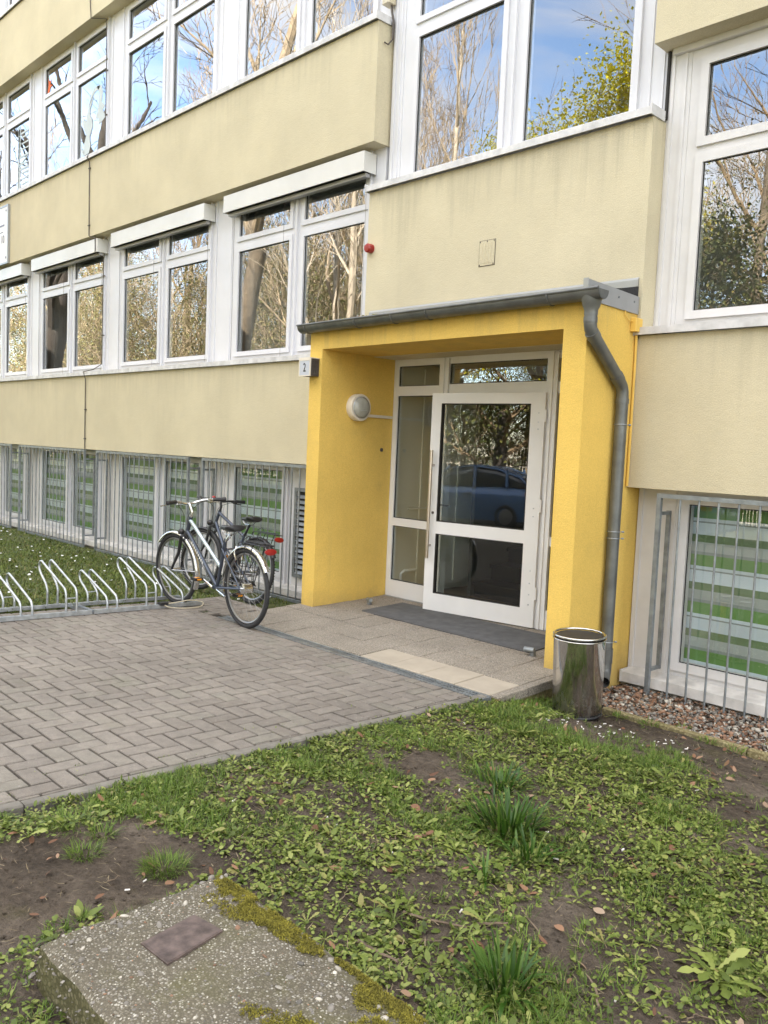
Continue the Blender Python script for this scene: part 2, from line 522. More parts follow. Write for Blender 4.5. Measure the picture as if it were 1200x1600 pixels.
def leaf_mat(name, cols, rough=0.5, trans=0.25, patch=0.35):
    m = bpy.data.materials.new(name); m.use_nodes = True
    nt = m.node_tree; b = nt.nodes['Principled BSDF']; out = nt.nodes['Material Output']
    b.inputs['Roughness'].default_value = rough; b.inputs['Specular IOR Level'].default_value = 0.35
    g = nt.nodes.new('ShaderNodeNewGeometry')
    c = ramp(nt, g.outputs['Random Per Island'], cols)
    p = pos_node(nt)
    c = mixc(nt, patch, c, ramp(nt, noise_node(nt, p, 2.5, 4), [(0.3, 0.55), (0.7, 1.35)]), 'MULTIPLY')
    lk(nt, c, b.inputs['Base Color'])
    if trans:
        t = nt.nodes.new('ShaderNodeBsdfTranslucent'); lk(nt, c, t.inputs['Color'])
        mx = nt.nodes.new('ShaderNodeMixShader'); mx.inputs[0].default_value = trans
        lk(nt, b.outputs[0], mx.inputs[1]); lk(nt, t.outputs[0], mx.inputs[2]); lk(nt, mx.outputs[0], out.inputs[0])
    return m


M['weed'] = leaf_mat('weed_leaf', [(0.0, (0.06, 0.085, 0.016)), (0.35, (0.125, 0.17, 0.03)), (0.7, (0.21, 0.26, 0.055)), (0.93, (0.32, 0.35, 0.10)), (1.0, (0.26, 0.22, 0.08))])
M['grass'] = leaf_mat('grass_blade', [(0.0, (0.055, 0.10, 0.012)), (0.5, (0.12, 0.20, 0.024)), (0.9, (0.19, 0.27, 0.045)), (1.0, (0.24, 0.22, 0.09))])
M['lawn'] = leaf_mat('lawn_blade', [(0.0, (0.06, 0.09, 0.014)), (0.5, (0.115, 0.155, 0.025)), (0.85, (0.16, 0.20, 0.04)), (1.0, (0.24, 0.19, 0.08))])
M['daff'] = leaf_mat('daffodil_leaf', [(0.0, (0.025, 0.065, 0.008)), (0.45, (0.05, 0.12, 0.014)), (0.9, (0.11, 0.19, 0.03)), (1.0, (0.24, 0.22, 0.07))], 0.4, 0.2)
M['dead'] = leaf_mat('dead_leaf', [(0.0, (0.10, 0.05, 0.03)), (0.4, (0.20, 0.10, 0.055)), (0.75, (0.30, 0.17, 0.10)), (1.0, (0.36, 0.27, 0.19))], 0.75, 0.1)
M['straw'] = leaf_mat('dead_grass', [(0.0, (0.10, 0.075, 0.045)), (0.5, (0.22, 0.17, 0.10)), (1.0, (0.40, 0.33, 0.21))], 0.8, 0.1)
M['spring'] = leaf_mat('spring_foliage', [(0.0, (0.34, 0.34, 0.012)), (0.5, (0.55, 0.50, 0.02)), (1.0, (0.72, 0.63, 0.04))], 0.5, 0.4)
M['ever'] = leaf_mat('evergreen_foliage', [(0.0, (0.03, 0.045, 0.012)), (0.5, (0.08, 0.10, 0.025)), (1.0, (0.18, 0.17, 0.045))], 0.5, 0.2)
M['ever2'] = leaf_mat('tan_green_foliage', [(0.0, (0.10, 0.115, 0.03)), (0.4, (0.19, 0.20, 0.055)), (0.75, (0.29, 0.265, 0.095)), (1.0, (0.38, 0.31, 0.14))], 0.6, 0.2)
M['bark'] = simple('grey_brown_bark', (0.17, 0.135, 0.095), 0.9, 0, 0.35, 9, 0.5, 30, 0.02)
M['bark_dark'] = simple('dark_bark', (0.055, 0.045, 0.036), 0.95, 0, 0.3, 9, 0.5, 20, 0.03)
M['bark_pale'] = simple('pale_birch_bark', (0.52, 0.44, 0.33), 0.8, 0, 0.3, 5, 0.3, 30, 0.01)
M['twigs'] = simple('bare_twigs', (0.27, 0.19, 0.11), 0.9, 0, 0.3, 3)
M['twigs_tan'] = simple('tan_twigs', (0.37, 0.285, 0.185), 0.9, 0, 0.3, 3)


def soil_mat():
    m, nt, b = new_mat('bare_soil')
    b.inputs['Roughness'].default_value = 0.95; b.inputs['Specular IOR Level'].default_value = 0.2
    p = pos_node(nt)
    big = noise_node(nt, p, 1.6, 6, 0.65)
    c = ramp(nt, big, [(0.3, (0.058, 0.045, 0.033)), (0.5, (0.120, 0.095, 0.072)), (0.75, (0.205, 0.168, 0.132))])
    med = noise_node(nt, p, 28, 5, 0.7)
    c = mixc(nt, 0.7, c, ramp(nt, med, [(0.3, 0.42), (0.7, 1.45)]), 'MULTIPLY')
    fine = noise_node(nt, p, 220, 3, 0.7)
    c = mixc(nt, 0.5, c, ramp(nt, fine, [(0.3, 0.5), (0.7, 1.5)]), 'MULTIPLY')
    ms = ramp(nt, noise_node(nt, p, 2.6, 6, 0.7), [(0.56, 0.0), (0.72, 1.0)])
    c = mixc(nt, math_n(nt, 'MULTIPLY', ms, 0.45), c, (0.085, 0.085, 0.014))
    lk(nt, c, b.inputs['Base Color'])
    n1 = bump(nt, b, med, 1.0, 0.035)
    bump(nt, b, fine, 0.8, 0.006, n1)
    return m


M['soil'] = soil_mat()


def far_ground_mat():
    m, nt, b = new_mat('park_floor')
    b.inputs['Roughness'].default_value = 1.0
    p = pos_node(nt)
    c = ramp(nt, noise_node(nt, p, 0.5, 6, 0.7), [(0.35, (0.075, 0.055, 0.03)), (0.5, (0.09, 0.10, 0.025)), (0.7, (0.12, 0.10, 0.05))])
    c = mixc(nt, 0.5, c, ramp(nt, noise_node(nt, p, 9, 4), [(0.3, 0.6), (0.7, 1.4)]), 'MULTIPLY')
    lk(nt, c, b.inputs['Base Color'])
    return m


M['park'] = far_ground_mat()
M['lawnbase'] = simple('mossy_lawn_soil', (0.085, 0.095, 0.028), 1.0, 0, 0.45, 5, 0.6, 60, 0.01)
M['asphalt'] = simple('asphalt', (0.055, 0.055, 0.057), 0.9, 0, 0.2, 3, 0.4, 200, 0.004)


def steel_mat():
    m, nt, b = new_mat('polished_stainless_steel')
    b.inputs['Metallic'].default_value = 1.0
    b.inputs['Base Color'].default_value = (0.60, 0.59, 0.57, 1)
    p = pos_node(nt)
    s = nt.nodes.new('ShaderNodeSeparateXYZ'); lk(nt, p, s.inputs[0])
    # scuffs and dried splashes near the foot
    low = math_n(nt, 'MULTIPLY_ADD', s.outputs[2], -3.2, 0.55, clamp=True)
    n = noise_node(nt, pos_node(nt, (30, 30, 9)), 1.0, 5, 0.7)
    f = math_n(nt, 'MULTIPLY', low, ramp(nt, n, [(0.40, 0.1), (0.62, 1.0)]))
    c = mixc(nt, math_n(nt, 'MULTIPLY', f, 0.75), (0.60, 0.59, 0.57), (0.34, 0.31, 0.27))
    lk(nt, c, b.inputs['Base Color'])
    lk(nt, math_n(nt, 'MULTIPLY_ADD', f, 0.45, 0.06), b.inputs['Roughness'])
    bump(nt, b, noise_node(nt, pos_node(nt, (6, 6, 1.5)), 1.0, 2), 1.0, 0.003)
    return m


M['steel'] = steel_mat()
M['chrome'] = simple('bright_metal', (0.72, 0.73, 0.74), 0.22, 1.0, 0.06, 20)
M['brushed'] = simple('brushed_steel_handle', (0.55, 0.50, 0.46), 0.3, 1.0, 0.08, 30)
M['frame_dk'] = simple('slate_bike_enamel', (0.085, 0.10, 0.135), 0.28, 0.6, 0.08, 12)
M['frame_sv'] = simple('silver_bike_enamel', (0.50, 0.58, 0.66), 0.28, 0.7, 0.08, 12)
M['bk'] = simple('matt_black_paint', (0.02, 0.02, 0.022), 0.4, 0, 0.2)
M['tyre'] = simple('tyre_rubber', (0.025, 0.025, 0.027), 0.8, 0, 0.25, 40, 0.3, 120)
M['rim'] = simple('dark_alloy_rim', (0.30, 0.30, 0.31), 0.35, 0.9, 0.1)
M['spoke'] = simple('steel_spokes', (0.34, 0.34, 0.33), 0.4, 0.9, 0.05)
M['fender'] = simple('silver_mudguard', (0.70, 0.71, 0.72), 0.18, 0.9, 0.04)
M['amber'] = simple('amber_reflector', (0.80, 0.30, 0.02), 0.25, 0, 0.05)
M['carblue'] = simple('blue_car_paint', (0.075, 0.135, 0.25), 0.2, 0.3, 0.05, 1)
M['carglass'] = simple('dark_car_glass', (0.02, 0.025, 0.03), 0.05, 0, 0.05, 1, spec=0.8)
M['lampglass'] = simple('frosted_lamp_glass', (0.36, 0.36, 0.32), 0.25, 0, 0.15, 18)
M['signface'] = simple('pale_number_panel', (0.50, 0.53, 0.59), 0.35, 0, 0.03)
M['signboard'] = simple('cream_sign_board', (0.72, 0.69, 0.63), 0.35, 0, 0.05, 3)
M['ink'] = simple('black_ink', (0.015, 0.015, 0.017), 0.5, 0, 0.1)
M['ink_grey'] = simple('grey_violet_ink', (0.20, 0.19, 0.24), 0.5, 0, 0.1)


# ------------------------------------------------------------------ ground heights
def pav(y):
    y = max(y, -6.5)
    return -0.04 - 0.025 * (min(y, -1.2) + 1.5)


def zg(x, y):
    base = pav(min(y, -1.5)) - 0.02
    t = ss((y + 1.9) / 1.55)
    z = base * (1 - t) - 0.215 * t
    k = ss((-6.8 - y) / 2.0)
    return z * (1 - k) - 0.27 * k


def stoop_z(y):
    return -0.036 + 0.036 * (y + 1.49)

# ------------------------------------------------------------------ camera, sky, sun
CAMPOS = V(2.9556, -5.8054, 1.55)
YAW, PITCH, ROLL, FPX = 0.798245982, -0.0753688083, 0.0437613094, 1312.59
f = V(-math.sin(YAW) * math.cos(PITCH), math.cos(YAW) * math.cos(PITCH), math.sin(PITCH))
r = V(math.cos(YAW), math.sin(YAW), 0)
u = r.cross(f)
r2 = r * math.cos(ROLL) + u * math.sin(ROLL)
u2 = -r * math.sin(ROLL) + u * math.cos(ROLL)
cam = bpy.data.cameras.new('camera'); camo = bpy.data.objects.new('camera', cam); COL.objects.link(camo)
camo.matrix_world = Matrix(((r2.x, u2.x, -f.x, CAMPOS.x), (r2.y, u2.y, -f.y, CAMPOS.y), (r2.z, u2.z, -f.z, CAMPOS.z), (0, 0, 0, 1)))
cam.sensor_fit = 'HORIZONTAL'; cam.sensor_width = 36; cam.lens = FPX / 1200 * 36
cam.clip_start = 0.05; cam.clip_end = 2000
scene.camera = camo

SUN_EL, SUN_AZ = math.radians(38), math.radians(22)     # the sun stands behind the building, a little to the right
sd = V(math.sin(SUN_AZ) * math.cos(SUN_EL), math.cos(SUN_AZ) * math.cos(SUN_EL), math.sin(SUN_EL))
sun = bpy.data.lights.new('sun', 'SUN'); suno = bpy.data.objects.new('sun', sun); COL.objects.link(suno)
sun.energy = 5.0; sun.angle = math.radians(0.5); sun.color = (1.0, 0.93, 0.82)
suno.rotation_euler = (-sd).to_track_quat('-Z', 'Y').to_euler()
suno.location = (0, 30, 40)

world = bpy.data.worlds.new('World'); scene.world = world; world.use_nodes = True
wn = world.node_tree
bg = wn.nodes['Background']
sky = wn.nodes.new('ShaderNodeTexSky'); sky.sky_type = 'NISHITA'; sky.sun_disc = False
sky.sun_elevation = SUN_EL; sky.sun_rotation = SUN_AZ
sky.air_density = 1.0; sky.dust_density = 0.4; sky.ozone_density = 1.0
tc = wn.nodes.new('ShaderNodeTexCoord')
mp = wn.nodes.new('ShaderNodeMapping'); mp.inputs['Scale'].default_value = (1, 1, 2.2); mp.inputs['Location'].default_value = (3.1, 0.7, 0.0)
lk(wn, tc.outputs['Generated'], mp.inputs['Vector'])
cn = noise_node(wn, mp.outputs['Vector'], 2.9, 9, 0.62, 0.9)
sx_ = wn.nodes.new('ShaderNodeSeparateXYZ'); lk(wn, tc.outputs['Generated'], sx_.inputs[0])
cn = math_n(wn, 'MULTIPLY_ADD', sx_.outputs[0], 0.10, cn)          # fewer clouds to the left, more overhead
cn = math_n(wn, 'MULTIPLY_ADD', sx_.outputs[2], 0.24, cn)
cf = ramp(wn, cn, [(0.43, 0.0), (0.70, 1.0)])
cn2 = noise_node(wn, mp.outputs['Vector'], 5.0, 6, 0.6)
ccol = ramp(wn, cn2, [(0.3, (3.0, 2.95, 2.92)), (0.7, (5.3, 5.05, 4.75))])
wc = mixc(wn, math_n(wn, 'MULTIPLY', cf, 0.88), sky.outputs[0], ccol)
lk(wn, wc, bg.inputs['Color'])
bg.inputs['Strength'].default_value = 0.15

vs_ = scene.view_settings
vs_.view_transform = 'Standard'; vs_.look = 'None'; vs_.gamma = 1.0; vs_.exposure = 2.6
vs_.use_curve_mapping = False
cy = scene.cycles
cy.max_bounces = 10; cy.diffuse_bounces = 4; cy.glossy_bounces = 5; cy.transparent_max_bounces = 16; cy.transmission_bounces = 6
cy.caustics_reflective = False; cy.caustics_refractive = False
cy.use_denoising = True

# ------------------------------------------------------------------ ground
def axis(parts):
    out = []
    for a, b, st in parts:
        n = max(1, int(round((b - a) / st)))
        out += [a + (b - a) * i / n for i in range(n)]
    out.append(parts[-1][1])
    return out


gx = axis([(-400, -80, 80), (-80, -16, 8), (-16, -4.4, 0.4), (-4.4, -0.42, 0.4), (-0.42, 3.2, 0.045), (3.2, 8, 0.6), (8, 48, 10), (48, 400, 88)])
gy = axis([(-400, -80, 80), (-80, -16, 8), (-16, -5.6, 0.5), (-5.6, 0.12, 0.045), (0.12, 1, 0.44), (1, 30, 10), (30, 400, 90)])
co = []
for y in gy:
    for x in gx:
        z = zg(x, min(y, 0.2))
        if y > 0.15: z = -0.27
        if -4.36 < x < -0.36 and y < (-0.05 if x > -3.5 else -1.0): z -= 0.10
        if -0.40 < x < 3.3 and -5.7 < y < 0.12:
            w = min(1, (x + 0.40) / 0.2)
            z += w * (0.020 * noise.noise((x * 1.6, y * 1.6, 0.3)) + 0.014 * noise.noise((x * 5, y * 5, 1.3)) + 0.008 * noise.noise((x * 14, y * 14, 2.3)))
        co.append((x, y, z))
nx = len(gx)
ff = []
for j in range(len(gy) - 1):
    for i in range(nx - 1):
        a = j * nx + i
        ff += [a, a + 1, a + nx + 1, a + nx]
fm = []
for j in range(len(gy) - 1):
    for i in range(nx - 1):
        fm.append((2 if gx[i] < -4.39 else 0) if (gx[i] > -17 and gx[i] < 8 and gy[j] > -8) else 1)
ground = np_mesh('ground', co, ff, [4] * (len(ff) // 4), [M['soil'], M['park'], M['lawnbase']], fm, True)
tag(ground, kind='structure')

road = MB(); road.box(-60, 30, -14.6, -9.2, -0.33, -0.255)
tag(road.build('road', M['asphalt']), kind='structure')

# paving of herringbone bricks, every stone a little body of its own in one mesh
pm = MB()
u_ = 0.1
jw = 0.0058
X0, X1, Y0, Y1 = -4.36, -0.475, -8.6, -1.608


def paver(x0, x1, y0, y1):
    side = y0 > -1.62 and x1 < -3.45          # a strip runs on beside the slabs
    x0 = max(x0, X0); x1 = min(x1, -3.475 if side else X1); y0 = max(y0, -1.605 if side else Y0); y1 = min(y1, -0.98 if side else Y1)
    if x1 - x0 < 0.02 or y1 - y0 < 0.02: return
    x0 += jw; x1 -= jw; y0 += jw; y1 -= jw
    c = 0.004
    dz = random.uniform(-0.002, 0.002)
    tx, ty = random.uniform(-0.012, 0.012), random.uniform(-0.012, 0.012)
    cx_, cy_ = (x0 + x1) / 2, (y0 + y1) / 2
    def z(x, y): return pav(y) + dz + (x - cx_) * tx + (y - cy_) * ty
    vs = []
    for (i, d) in ((0, 0.05), (0, c), (c, 0.0)):
        for (x, y) in ((x0 + i, y0 + i), (x1 - i, y0 + i), (x1 - i, y1 - i), (x0 + i, y1 - i)):
            vs.append((x, y, z(x, y) - d))
    fs = [(8, 9, 10, 11)]
    for q in (0, 4):
        for k in range(4):
            fs.append((q + k, q + (k + 1) % 4, q + 4 + (k + 1) % 4, q + 4 + k))
    pm.add(vs, fs)


ix0, ix1 = int(X0 / u_) - 3, int(X1 / u_) + 3
iy0, iy1 = int(Y0 / u_) - 3, int(-0.9 / u_) + 3
for iy in range(iy0, iy1):
    for ix in range(ix0, ix1):
        d = (ix - iy) % 4
        if d == 0: paver(ix * u_, (ix + 2) * u_, iy * u_, (iy + 1) * u_)
        elif d == 3: paver(ix * u_, (ix + 1) * u_, iy * u_, (iy + 2) * u_)
tag(pm.build('paving', M['paver'], normals=False), kind='structure')
js = MB()
n = 30
ys = [Y0 + (Y1 - Y0) * i / n for i in range(n + 1)]
js.add([(x, y, pav(y) - 0.017) for y in ys for x in (X0, X1)], [(2 * i, 2 * i + 1, 2 * i + 3, 2 * i + 2) for i in range(n)])
js.add([(x, y, pav(y) - 0.0175) for y in (-1.61, -0.97) for x in (X0, -3.46)], [(0, 1, 3, 2)])
tag(js.build('paving_joints', M['joint']), kind='structure')

# kerb along the lawn, in metre long pieces
kb = MB()
y = -1.50
while y > -8.6:
    y2 = y - 1.0
    x0, x1 = -0.468, -0.405
    for (a, b) in ((y2 + 0.004, y - 0.004),):
        c = 0.008
        j = random.uniform(-0.004, 0.004)
        vs = []
        for yy in (a, b):
            z = pav(yy) + 0.004 + j
            vs += [(x0, yy, z - 0.2), (x0, yy, z - c), (x0 + c, yy, z), (x1 - c, yy, z), (x1, yy, z - c), (x1, yy, z - 0.2)]
        kb.add(vs, [(k, (k + 1) % 6, 6 + (k + 1) % 6, 6 + k) for k in range(6)] + [tuple(range(6)), tuple(range(11, 5, -1))])
    y = y2
tag(kb.build('kerb', M['kerb']), kind='structure')

# entrance stoop: slabs on a concrete base
st = MB()
SX0, SX1 = -3.46, -0.325
md = 0.318
xs = [SX1 - 0.075 - md * i for i in range(0, 12)]
xs = [SX1] + [x for x in xs if x > SX0 + 0.05] + [SX0]
ysl = [-1.488, -1.16, -0.84, -0.52, -0.20, 0.12, 0.33]
for i in range(len(xs) - 1):
    for j in range(len(ysl) - 1):
        x1, x0, y0, y1 = xs[i] - 0.004, xs[i + 1] + 0.004, ysl[j] + 0.005, ysl[j + 1] - 0.005
        if y0 > -0.68:
            x0 = max(x0, -3.24); x1 = min(x1, -0.55)
            if x1 - x0 < 0.03: continue
        dz = random.uniform(-0.003, 0.003)
        light = (j == 0 and 1 <= i <= 4)
        vs = []
        c = 0.004
        tt = random.uniform(-0.006, 0.006)
        for (q, d) in ((0, 0.06), (0, c), (c, 0)):
            for (x, y) in ((x0 + q, y0 + q), (x1 - q, y0 + q), (x1 - q, y1 - q), (x0 + q, y1 - q)):
                vs.append((x, y, stoop_z(y) + dz - d + (x - x0) * tt))
        fs = [(8, 9, 10, 11)] + [(q + k, q + (k + 1) % 4, q + 4 + (k + 1) % 4, q + 4 + k) for q in (0, 4) for k in range(4)]
        st.add(vs, fs, 1 if light else 0)
tag(st.build('entrance_slabs', [M['slab'], M['slab_light']], normals=False), kind='structure')
sb = MB()
pr_ = [(-1.486, -0.6), (-0.672, -0.6), (-0.672, stoop_z(-0.672) - 0.012), (-1.486, stoop_z(-1.486) - 0.012)]
sb.prism(pr_, 'x', SX0 + 0.012, SX1 - 0.014)
pr_ = [(-0.6715, -0.6), (0.33, -0.6), (0.33, stoop_z(0.33) - 0.012), (-0.6715, stoop_z(-0.6715) - 0.012)]
sb.prism(pr_, 'x', -3.239, -0.556)
tag(sb.build('stoop', M['stoopside']), kind='structure')

# drain channel
dr = thing('drain_channel', 'galvanized slotted drain grating between brick paving and entrance slabs', 'drain', (-1.9, -1.55, -0.06))
d = MB()
zt = pav(-1.55) - 0.002
d.box(SX0, -0.385, -1.603, -1.585, zt - 0.12, zt + 0.004); d.box(SX0, -0.385, -1.512, -1.494, zt - 0.12, zt + 0.004)
d.box(SX0, -0.385, -1.5845, -1.5125, zt - 0.12, zt - 0.06)
d.build('channel', M['galv_old'], dr)
g = MB()
x = SX0 + 0.01
while x < -0.39:
    g.box(x, x + 0.012, -1.583, -1.514, zt - 0.02, zt)
    x += 0.028
for yy in (-1.564, -1.5385):
    g.box(SX0, -0.385, yy - 0.003, yy + 0.003, zt - 0.022, zt - 0.001)
g.build('grate', M['galv_old'], dr)

# door mat
mt = MB()
mx0, mx1, my0, my1 = -2.80, -0.86, -0.43, 0.12
NR = 34
vs = []
rows = []
for i in range(NR * 2 + 1):
    yy = my0 + (my1 - my0) * i / (NR * 2)
    h = 0.012 if i % 2 else 0.006
    rows.append((yy, stoop_z(yy) + h + 0.002))
vs = [(x, yy, z) for (yy, z) in rows for x in (mx0, mx1)]
k = len(rows)
mt.add(vs, [(2 * i, 2 * i + 1, 2 * i + 3, 2 * i + 2) for i in range(k - 1)])
vs = [(x, yy, z2) for (yy, z) in rows for x in (mx0,) for z2 in (stoop_z(yy) - 0.003, z)]
mt.add(vs, [(2 * i, 2 * i + 1, 2 * i + 3, 2 * i + 2) for i in range(k - 1)])
vs = [(x, yy, z2) for (yy, z) in rows for x in (mx1,) for z2 in (stoop_z(yy) - 0.003, z)]
mt.add(vs, [(2 * i, 2 * i + 1, 2 * i + 3, 2 * i + 2) for i in range(k - 1)])
mt.box(mx0, mx1, my0 - 0.004, my0 - 0.0005, stoop_z(my0) - 0.003, stoop_z(my0) + 0.007)
tag(mt.build('door_mat', M['mat'], org=(-1.8, -0.15, 0.02), normals=False), 'dark grey ribbed rubber mat lying in front of the glass door', 'door mat')
for (px, py, lab, nm) in ((-3.0, -0.15, 'small metal floor stub on the slabs by the yellow left wall', 'a'), (-0.80, -0.47, 'small metal floor stub beside the right pillar and mat end', 'b')):
    q = thing('door_stop', lab, 'door stop', (px, py, stoop_z(py)))
    z = stoop_z(py)
    s = MB(); s.cyl((px, py, z), (px, py, z + 0.045), 0.024, seg=14); s.build('base', M['galv_old'], q, 40)
    s = MB()
    dx = 0.05 if px < -2 else -0.06
    s.cyl((px - dx * .3, py - 0.01, z + 0.045), (px + dx, py - 0.03, z + 0.045), 0.021, seg=14); s.cyl((px + dx, py - 0.03, z + 0.045), (px + dx * 1.05, py - 0.0315, z + 0.045), 0.014, seg=12)
    s.build('knob', M['galv_old'], q, 40)

# ------------------------------------------------------------------ the school building
SB = thing('school_building', 'long beige plastered school block with white window bands on three storeys', 'building', (-8, 6, -0.25))
YW = 0.2


def bandobj(name, x0, x1, z0, z1, mat, y0=0.0, y1=0.34, parent=None):
    b = MB(); b.box(x0, x1, y0, y1, z0, z1)
    return b.build(name, mat, parent or SB)


LX = -32.0
bandobj('wall_band', LX, -3.385, 1.338, 2.474, M['band_lo'])           # below the ground floor windows
bandobj('wall_band', LX, -3.375, 4.587, 5.742, M['band_up'])           # below the first floor windows
bandobj('wall_band', LX, -3.375, 7.83, 8.99, M['band'])             # below the second floor windows
bandobj('wall_band', -3.405, -0.335, 2.455, 4.085, M['band_mid'])   # stair block
bandobj('wall_band', -3.405, -0.335, 7.401, 10.94, M['band_mid'])
bandobj('wall_band', -0.366, 14, 1.338, 2.478, M['band_lo'])
bandobj('wall_band', -0.366, 14, 4.605, 5.742, M['band_up'])
bandobj('wall_band', -0.366, 14, 7.83, 8.99, M['band'])
bandobj('plinth', LX, -3.43, -0.7, -0.175, M['plinth'], 0.10, 0.5)
bandobj('plinth', -0.355, 14, -0.7, -0.175, M['plinth'], 0.10, 0.5)


def silL(x0, x1, z, mat=None, y0=-0.04, y1=0.17, h=0.055, end=True):
    """sloping metal sill with a drip edge"""
    b = MB()
    pr = [(y0, z), (y0 + 0.012, z), (y0 + 0.012, z + h - 0.012), (y1, z + h + 0.012), (y1, z + h + 0.026), (y0, z + h)]
    b.prism(pr, 'x', x0, x1)
    if end:
        b.box(x1 + 0.0005, x1 + 0.012, y0 - 0.006, y1 - 0.02, z - 0.004, z + h + 0.016)
        b.box(x0 - 0.012, x0 - 0.0005, y0 - 0.006, y1 - 0.02, z - 0.004, z + h + 0.016)
    return b.build('window_sill', mat or M['sill'], SB)


silL(LX, -3.44, 2.476)
silL(LX, -3.37, 5.744)
silL(LX, -3.37, 8.992)
silL(-3.41, -0.335, 4.087, y0=-0.05)
silL(-0.352, 14, 2.480, y0=-0.045)
silL(-0.33, 14, 5.744)
silL(-0.33, 14, 8.992)


def window(x0, x1, z0, z1, cols, rows, mat=None, y=YW, gl=None, blind=False, sash=0.055):
    """white frame part with a sash ring round every pane; panes are its sub-parts"""
    mat = mat or M['white']
    b = MB()
    yb = y + 0.07
    cs = [x0] + [c for p in cols for c in p] + [x1]
    for i in range(0, len(cs), 2):
        b.box(cs[i], cs[i + 1], y, yb, z0, z1)
    rs = [z0] + [c for p in rows for c in p] + [z1]
    for (a, c) in cols:
        for i in range(0, len(rs), 2):
            b.box(a, c, y, yb, rs[i], rs[i + 1])
    k = MB()
    s = sash; ys = y - 0.020
    for (a, c) in cols:
        for (d, e) in rows:
            b.box(a - s, a, ys, y - 0.0005, d - s, e + s); b.box(c, c + s, ys, y - 0.0005, d - s, e + s)
            b.box(a, c, ys, y - 0.0005, d - s, d); b.box(a, c, ys, y - 0.0005, e, e + s)
            t = 0.007
            k.box(a, a + t, y + 0.001, y + 0.0075, d, e); k.box(c - t, c, y + 0.001, y + 0.0075, d, e)
            k.box(a + t, c - t, y + 0.001, y + 0.0075, d, d + t); k.box(a + t, c - t, y + 0.001, y + 0.0075, e - t, e)
    # narrow shadow gaps between the sashes and the fixed frame
    for i in range(2, len(cs) - 1, 2):
        xm = (cs[i] + cs[i + 1]) / 2
        b.box(xm - 0.012, xm + 0.012, y - 0.030, y - 0.0005, z0, z1)
    ob = b.build('window', mat, SB)
    k.build('gasket', M['gap'], ob)
    for (a, c) in cols:
        for (d, e) in rows:
            p = MB()
            # every pane sits a hair out of true, as real ones do
            ta, tb = random.uniform(-0.004, 0.004), random.uniform(-0.004, 0.004)
            w = (c - a) / 2; h = (e - d) / 2
            q = [(a, d), (c, d), (c, e), (a, e)]
            vs = []
            for yy in (y + 0.010, y + 0.016):
                for (px, pz) in q:
                    vs.append((px, yy + (px - (a + c) / 2) * ta * 2 + (pz - (d + e) / 2) * tb * 2, pz))
            p.add(vs, [(0, 1, 2, 3), (7, 6, 5, 4), (0, 4, 5, 1), (1, 5, 6, 2), (2, 6, 7, 3), (3, 7, 4, 0)])
            p.build('pane', gl or M['glass'], ob)
    return ob


def pier(x0, x1, z0, z1, y=YW - 0.004, n=2, mat=None):
    b = MB(); b.box(x0, x1, y, y + 0.09, z0, z1)
    for xx in (x0 + 0.03, x1 - 0.055)[:n]:
        b.box(xx, xx + 0.025, y - 0.012, y - 0.0005, z0, z1)
    return b.build('pier_panel', mat or M['white'], SB)


P = 2.98
WN = {}
for k in range(6):
    o = -P * k
    c = [(-5.945 + o, -4.935 + o), (-4.665 + o, -3.665 + o)]
    WN[('g', k)] = window(-6.08 + o, -3.53 + o, 2.52, 4.60, c, [(2.665, 3.885), (4.065, 4.40)])
    WN[('u', k)] = window(-6.08 + o, -3.53 + o, 5.79, 7.84, c, [(5.965, 7.12), (7.31, 7.72)])
    if k < 4: window(-6.08 + o, -3.53 + o, 9.04, 10.9, c, [(9.2, 10.3), (10.5, 10.75)])
    pier(-6.51 + o, -6.081 + o, 2.50, 4.60)
    pier(-6.51 + o, -6.081 + o, 5.77, 7.84)
    pier(-6.51 + o, -6.081 + o, 9.02, 10.9)
pier(-3.529, -3.39, 2.50, 4.60, n=0)
pier(-3.529, -3.345, 5.77, 7.84, n=0)
pier(-3.529, -3.345, 9.02, 10.9, n=0)
# stair block
window(-3.19, -0.54, 4.12, 7.4, [(-2.985, -1.955), (-1.675, -0.655)], [(4.25, 5.525), (5.715, 6.9)])
pier(-3.344, -3.191, 4.115, 7.4, y=YW - 0.01)
pier(-0.539, -0.345, 4.115, 7.4, n=2, y=YW - 0.006)
# right wing
for k in range(4):
    o = P * k
    for (z0, z1, rw) in ((2.53, 4.615, [(2.665, 3.735), (3.915, 4.43)]), (5.79, 7.84, [(5.965, 7.12), (7.31, 7.72)])):
        window(-0.16 + o, 2.44 + o, z0, z1, [(-0.02 + o, 1.03 + o), (1.30 + o, 2.30 + o)], rw, sash=0.06, mat=M['white2'])
        pier(2.441 + o, 2.819 + o, z0, z1)
pier(-0.344, -0.161, 2.53, 4.606, mat=M['white2'])
bandobj('soffit_trim', -0.30, 14, 4.560, 4.604, M['white2'], 0.16, 0.195)
sg = MB(); sg.box(-0.3445, -0.328, 0.17, 0.30, 4.11, 4.60); sg.build('settlement_gap', M['gap'], SB)

